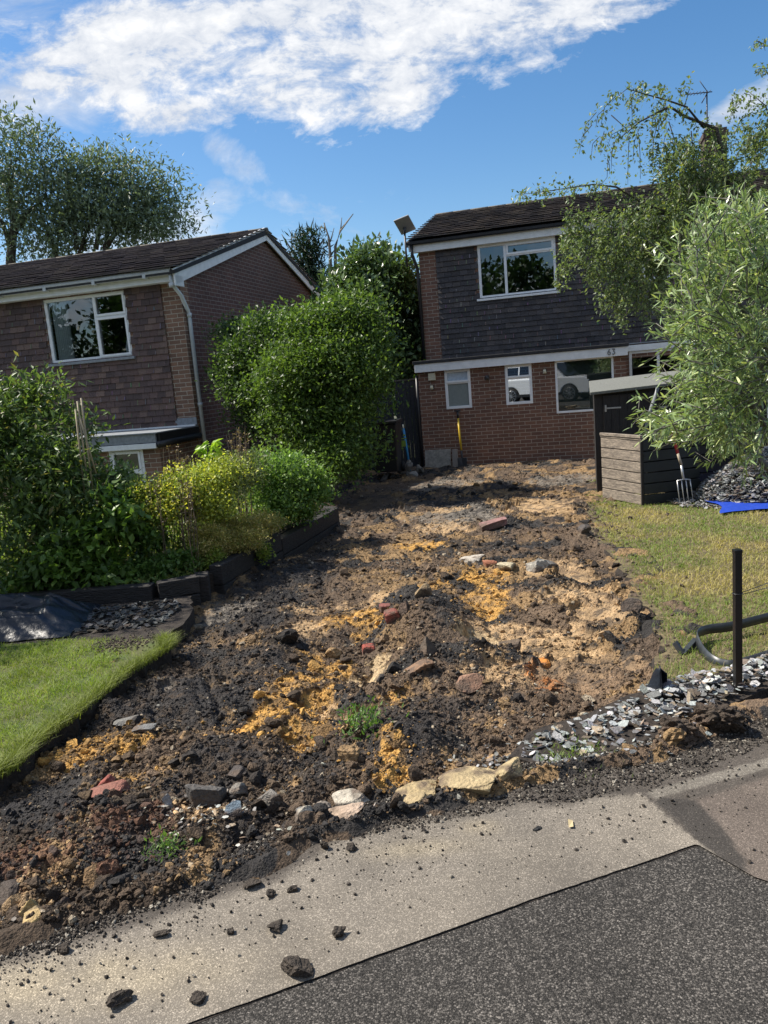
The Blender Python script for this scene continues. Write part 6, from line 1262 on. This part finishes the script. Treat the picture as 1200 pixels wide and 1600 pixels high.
# black post with string, white post at the edge
pz = -.02; e = empty('metal_post', (1.615, 3.45, pz), 0, 'black square metal post standing in the slate chippings at the lawn corner', 'post')
m = MB(); m.prism([(-.0165, -.0165), (.0165, -.0165), (.0165, .0165), (-.0165, .0165)], -.15, .70); m.build('post', M['postm'], e, bevel=.003)
m = MB(); m.prism([(-.018, -.018), (.018, -.018), (.018, .018), (-.018, .018)], .695, .712); m.build('cap', M['postm'], e, bevel=.003)
wp = PY(1214, 880, 3.9)
e2 = empty('white_post', (wp[0]+.006, wp[1], RLZ(wp[1])), 0, 'white post cut by the right edge of the picture behind the black post', 'post')
m = MB(); m.prism([(-.02, -.02), (.02, -.02), (.02, .02), (-.02, .02)], -.1, .60); m.build('post', M['white'], e2, bevel=.004)
p1 = Vector((1.615, 3.45, .465)); m = MB(); q = Vector((wp[0], wp[1], .36))
m.tube([p1+Vector((.0, -.019, .02)), q+Vector((0, 0, .03))], .0022, 5); m.tube([p1+Vector((0, -.019, .012)), q+Vector((0, 0, .0))], .0022, 5); m.tube([p1+Vector((.021*math.cos(t), .021*math.sin(t), .015)) for t in np.linspace(0, 6.283, 13)], .003, 5)
tag(m.build('string', M['black']), 'dark string tied round the black post and stretched to the white post', 'string')
# plastic lawn edging: loop sticking out of the ground
def ribbon(name, pts, h, mm, label, cat, th=.004, tilt=0.0):
    V = []; F = []
    P_ = [Vector(p) for p in pts]
    Q = []
    for i in range(len(P_)-1):
        a0, a1, a2, a3 = P_[max(i-1, 0)], P_[i], P_[i+1], P_[min(i+2, len(P_)-1)]
        for s in range(6):
            t = s/6; Q.append(.5*((2*a1)+(-a0+a2)*t+(2*a0-5*a1+4*a2-a3)*t*t+(-a0+3*a1-3*a2+a3)*t**3))
    Q.append(P_[-1]); n = len(Q)
    for i, p in enumerate(Q):
        d = (Q[min(i+1, n-1)]-Q[max(i-1, 0)]).normalized(); nrm = Vector((-d.y, d.x, 0)).normalized()
        for s in (-1, 1):
            for zz in (0, 1): V.append(p+nrm*(s*th/2+tilt*zz)+Vector((0, 0, zz*h)))
    for i in range(n-1):
        a, b_ = 4*i, 4*i+4; F += [(a, b_, b_+1, a+1), (a+2, a+3, b_+3, b_+2), (a+1, b_+1, b_+3, a+3), (a, a+2, b_+2, b_)]
    m = MB(); m.add(V, F, True); o = m.build(name, mm); return tag(o, label, cat)
ribbon('lawn_edging', [(2.9, 4.62, -.03), (2.3, 4.36, .005), (1.95, 4.24, .0), (1.80, 4.22, .0), (1.70, 4.14, .0), (1.67, 4.02, -.03), (1.66, 3.88, -.04), (1.70, 3.80, -.05), (1.80, 3.79, -.05), (2.2, 3.97, -.05), (2.7, 4.2, -.06)], .062, M['polyg'], 'grey plastic lawn edging looping out of the ground behind the black post', 'edging', tilt=.012)
m = MB(); m.bar((1.70, 4.14, .0), (1.58, 4.02, -.03), .03, .03); m.bar((1.58, 4.02, -.03), (1.55, 4.06, .03), .02, .03); tag(m.build('edging_clip', M['polyg'], bevel=.003), 'small grey plastic edging clip lying on the grass left of the loop', 'clip')
# torn black liner sticking up at the soil corner
n = 14; V = []; rg2 = np.random.default_rng(6)
for j in range(n):
    for i in range(n):
        u, v = i/(n-1), j/(n-1); w_ = .085*(1-.75*v)*(1+.12*math.sin(7*v)); V.append((1.245+(u-.5)*2*w_+.02*v, 3.47+.035*math.sin(u*7+v*3)+.03*v, -.07+.19*v+.02*math.sin(u*5)))
I = np.arange(n*n).reshape(n, n); FQ = np.stack([I[:-1, :-1], I[:-1, 1:], I[1:, 1:], I[1:, :-1]], -1).reshape(-1, 4); o = raw('liner_scrap', V, FQ, M['poly'], smooth=True); md = o.modifiers.new('s', 'SOLIDIFY'); md.thickness = .003
tag(o, 'torn black plastic liner standing up at the corner of the dug soil and the slate', 'plastic liner')
# dark turf lump in front of the post
for i, (px, py, w_, h_, lb) in enumerate([(1062, 1140, 60, 46, 'dark earth lump left of the black post at the pavement edge'), (1122, 1125, 70, 56, 'biggest dark earth lump right in front of the black post')]):
    rock('earth_lump', px, py+14, w_, h_, (.06, .045, .033), lb, 'earth', seed=60+i, dep=1.0, plane=(0, 0), m='soil', rough=.2, sub=5)
# crumpled black plastic sheet in front of the sleeper wall
n1_, n2_ = 90, 46; u = np.linspace(0, 1, n1_); v = np.linspace(0, 1, n2_); UU, VV = np.meshgrid(u, v)
X = -4.5+UU*2.2; Y = 5.22+VV*.80
prof = np.sin(np.pi*np.clip(VV, 0, 1))**.7*np.clip((1-UU)*7, 0, 1)**.6
f1 = np.abs(fbm(UU*5, VV*3.5, 3, 3)-.5)*2; f2 = np.abs(fbm(UU*9+VV*5, VV*4, 8, 3)-.5)*2
Z = .0+prof*(.10+.14*(1-f1)**2+.06*(1-f2)**3)*(.8+.35*np.exp(-((UU-.45)/.2)**2))
X = X+.08*(f1-.3); Y = Y+.06*(f2-.3)
I = np.arange(X.size).reshape(X.shape); FQ = np.stack([I[:-1, :-1], I[:-1, 1:], I[1:, 1:], I[1:, :-1]], -1).reshape(-1, 4)
o = raw('plastic_sheet', np.stack([X, Y, Z], -1).reshape(-1, 3), FQ, M['poly'], smooth=True); tag(o, 'crumpled black plastic sheeting heaped against the sleeper wall on the left', 'plastic sheet')
# ------------- side passage: gate, wheelie bin, tools, rubble
gt = empty('fence_gate', tuple(RP(-.62, PV+.25, -.55)), YAW, 'dark close-boarded timber gate closing the passage left of the brick bay', 'gate')
m = MB()
for i in range(7): m.box((i*.085, 0, 0), (i*.085+.08, .02, 2.06))
m.build('boards', M['fencewood'], gt, bevel=.003); m = MB(); m.box((-.02, -.015, 2.07), (.60, .035, 2.10)); m.build('top_rail', M['sleeper_top'], gt); m = MB(); m.box((0, .02, .3), (.58, .05, .4)); m.box((0, .02, 1.6), (.58, .05, 1.7)); m.build('brace', M['fencewood'], gt)
fn = empty('timber_fence', tuple(RP(-3.4, PV+.25, -.8)), YAW, 'dark timber fence continuing left from the gate behind the bushes', 'fence'); m = MB()
for i in range(32): m.box((i*.085, 0, 0), (i*.085+.08, .02, 2.1))
m.build('boards', M['fencewood'], fn)
bp = PY(608, 740, 14.9); e = empty('wheelie_bin', (bp[0], bp[1], bp[2]), -.2, 'dark wheelie bin standing under the bush beside the gate', 'bin')
m = MB(); m.add([(-.22, -.25, .06), (.22, -.25, .06), (.22, .22, .06), (-.22, .22, .06), (-.27, -.33, .98), (.27, -.33, .98), (.27, .30, .98), (-.27, .30, .98)], [(0, 3, 2, 1), (4, 5, 6, 7), (0, 1, 5, 4), (1, 2, 6, 5), (2, 3, 7, 6), (3, 0, 4, 7)]); m.build('body', M['black'], e, bevel=.02)
m = MB(); m.box((-.29, -.37, .985), (.29, .34, 1.04)); m.tube([(-.24, .36, .95), (.24, .36, .95)], .018, 6); m.build('lid', M['black'], e, bevel=.02)
for s in (-1, 1): m = MB(); m.tube([(s*.24, .2, .1), (s*.28, .2, .1)], .1, 14); m.build('wheel', M['tyre'], e)
lp = PY(640, 728, 15.4); e = empty('long_handled_tool', (lp[0], lp[1], lp[2]-.1), 0, 'blue-handled garden tool with a green head leaning by the gate', 'garden tool')
m = MB(); m.tube([(0, 0, 0), (-.06, .12, .85)], .025, 7); m.build('handle', M['bluep'], e); m = MB(); m.box((-.22, -.02, .5), (-.04, .02, .62)); m.bar((-.25, 0, .66), (-.02, 0, .66), .03, .02); m.build('head', M['greenp'], e)
m = MB(); m.tube([(-.06, .12, .84), (-.068, .14, .93)], .018, 6); m.build('grip', M['offwhite'], e)
rr_ = random.Random(2)
for i in range(16):
    px, py = rr_.uniform(596, 662), rr_.uniform(722, 748); p = PY(px, py, 15.2+rr_.uniform(-.5, .4)); s = rr_.uniform(.05, .13); V, F = ico(2, 500+i, .2); V = V*np.array((s, s*.8, s*.55)); cl = np.full((len(V), 3), rr_.uniform(.10, .26))*np.array((1, .94, .84))
    o = raw('rubble_piece', V, F, M['rock'], cols=cl); o.location = p; o.rotation_euler = (rr_.random()*3, rr_.random()*3, rr_.random()*3); tag(o, 'grey rubble piece in the heap in the passage beside the brick bay', 'rubble', 'rubble heaped beside the gate')
# concrete slab and spade leaning on the bay wall
gzz = -.50
sl_ = MB(); sl_.box((-.275, -.025, 0), (.275, .025, .54)); o = sl_.build('paving_slab', M['concrete'], bevel=.012); o.location = RP(.30, PV-.24, gzz+.01); o.rotation_euler = (math.radians(-14), 0, YAW); tag(o, 'square grey paving slab leaning against the foot of the brick bay', 'paving slab')
sl_ = MB(); sl_.box((-.06, -.03, 0), (.06, .03, .5)); o = sl_.build('stone_offcut', M['brick_g'], bevel=.01); o.location = RP(.66, PV-.16, gzz+.03); o.rotation_euler = (math.radians(-10), 0, YAW); tag(o, 'narrow dark slab offcut standing right of the square paving slab', 'slab')
e = empty('spade', tuple(RP(.83, PV-.26, -.42)), YAW, 'spade with a yellow shaft leaning on the wall below the first small window', 'spade')
ln = lambda z: z*.17
m = MB(); m.add([(-.10, 0, .27), (.10, 0, .27), (.095, 0, .06), (0, -.01, -.02), (-.095, 0, .06), (0, .03, .27), (0, .012, .1)], [(0, 6, 5), (5, 6, 1), (1, 6, 2), (2, 6, 3), (3, 6, 4), (4, 6, 0)]); ob = m.build('blade', M['darksteel'], e); md = ob.modifiers.new('s', 'SOLIDIFY'); md.thickness = .006
m = MB(); m.tube([(0, ln(.2), .2), (-.015, ln(.42), .42)], [.022, .02], 8); m.build('socket', M['darksteel'], e)
m = MB(); m.tube([(-.015, ln(.42), .42), (-.06, ln(1.10), 1.10)], .021, 8); m.build('shaft', M['yellow'], e)
m = MB(); m.tube([(-.06, ln(1.08), 1.08), (-.065, ln(1.22), 1.22)], .023, 8); m.tube([(-.13, ln(1.24), 1.24), (0, ln(1.24), 1.24)], .018, 8); m.build('handle', M['black'], e)

# ------------------------------------------------ cars
def car(label, loc, rz, paint, group=None, suv=True):
    e = empty('parked_car', loc, rz, label, 'car', group); W2 = .92; hr = 1.72 if suv else 1.46; hb = 1.02 if suv else .9; L = 4.6
    def arch(cx, r=.40):
        return [(cx+r*math.cos(t), .34+r*math.sin(t)) for t in np.linspace(math.pi, 0, 11)]
    bodyp = [(-L/2, .35), (-L/2+.0, .35)] + arch(-1.38) + arch(1.38) + [(L/2-.05, .33), (L/2, .6), (L/2-.04, hb-.12), (L/2-.25, hb), (1.0, hb+.05), (-L/2+.1, hb+.06), (-L/2-.02, .8)]
    m = MB(); m.prism(bodyp[1:], -W2, W2, 'y'); bo = m.build('body', paint, e, bevel=.05)
    m = MB(); cab = [(-L/2+.12, hb+.02), (-L/2+.35, hr-.04), (-1.4, hr), (.25, hr-.01), (.55, hr-.07), (1.15, hb+.02)]
    a = [(x, -W2+.04+.16*(z-hb)/(hr-hb), z) for x, z in cab]; b_ = [(x, W2-.04-.16*(z-hb)/(hr-hb), z) for x, z in cab]; k = len(cab)
    m.add(a+b_, [tuple(range(k-1, -1, -1)), tuple(range(k, 2*k))]+[(i, (i+1) % k, k+(i+1) % k, k+i) for i in range(k)]); m.build('cabin', paint, e, bevel=.03)
    for s in (-1, 1):
        for x0, x1, y0, y1 in ((-1.85, -1.05, hb+.1, hr-.12), (-.98, -.1, hb+.1, hr-.1), (-.03, .62, hb+.1, hr-.14)):
            m = MB(); f = lambda x, z: (x, s*(W2-.04-.16*(z-hb)/(hr-hb)+.006), z); dx = .22 if x1 > .5 else .0
            m.add([f(x0, y0), f(x1+dx, y0), f(x1, y1), f(x0, y1)], [(0, 1, 2, 3)]); m.build('side_window', M['carglass'], e, fixn=False)
    m = MB(); m.add([(-L/2+.14, -.68, hb+.08), (-L/2+.14, .68, hb+.08), (-L/2+.31, .62, hr-.14), (-L/2+.31, -.62, hr-.14)], [(0, 1, 2, 3)]); o = m.build('rear_window', M['carglass'], e, fixn=False); md = o.modifiers.new('s', 'SOLIDIFY'); md.thickness = .02; md.offset = 0
    m = MB(); m.add([(1.16, -.7, hb+.06), (1.16, .7, hb+.06), (.60, .64, hr-.08), (.60, -.64, hr-.08)], [(0, 1, 2, 3)]); o = m.build('windscreen', M['carglass'], e, fixn=False); md = o.modifiers.new('s', 'SOLIDIFY'); md.thickness = .04; md.offset = 0
    for x in (-1.38, 1.38):
        for s in (-1, 1):
            m = MB(); m.tube([(x, s*(W2-.22), .36), (x, s*(W2-.2), .36), (x, s*(W2-.02), .36), (x, s*(W2+.0), .36)], [.34, .36, .36, .33], 28); w_ = m.build('wheel', M['tyre'], e)
            m = MB(); m.tube([(x, s*(W2-.005), .36), (x, s*(W2+.004), .36)], [.245, .24], 24)
            w2 = m.build('rim', M['black'], w_); m = MB()
            for q in range(10): an = q*math.pi/5; m.bar((x+.05*math.cos(an), s*(W2+.012), .36+.05*math.sin(an)), (x+.235*math.cos(an), s*(W2+.012), .36+.235*math.sin(an)), .02, .035, (0, 1, 0))
            m.tube([(x, s*(W2+.002), .36), (x, s*(W2+.02), .36)], .06, 12); m.tube([(x+.24*math.cos(t), s*(W2+.01), .36+.24*math.sin(t)) for t in np.linspace(0, 6.283, 25)], .012, 6, False); m.build('spokes', M['alloy'], w_)
            m = MB(); m.prism([(x+.43*math.cos(t), .36+.43*math.sin(t)) for t in np.linspace(-.2, math.pi+.2, 15)], s*(W2-.3), s*(W2-.19), 'y'); m.build('wheel_arch', M['black'], e)
    for s in (-1, 1):
        m = MB(); m.box((-L/2-.03, s*.82-.08, .78), (-L/2+.06, s*.82+.08, 1.0)); m.build('tail_light', M['tail'], e, bevel=.01)
        m = MB(); m.box((L/2-.12, s*.7-.16, .7), (L/2-.0, s*.7+.16, .84)); m.build('headlight', M['carglass'], e, bevel=.01)
    m = MB(); m.box((-L/2+.26, -.22, hr-.1), (-L/2+.31, .22, hr-.05)); m.build('brake_light', M['tail'], e, bevel=.005)
    m = MB(); m.box((-1.7, -W2-.012, .30), (1.7, -W2+.05, .42)); m.box((-1.7, W2-.05, .30), (1.7, W2+.012, .42)); m.build('sill_trim', M['black'], e)
    return e
car('white off-road car parked on the road, seen mirrored in the ground floor windows', (-2.25, -2.5, .0), math.radians(8), M['carwhite'])
car('dark car parked in the shade beside the left house, mostly hidden by plants', (-2.15, 15.6, -.95), math.radians(97), M['cardark'], suv=False)
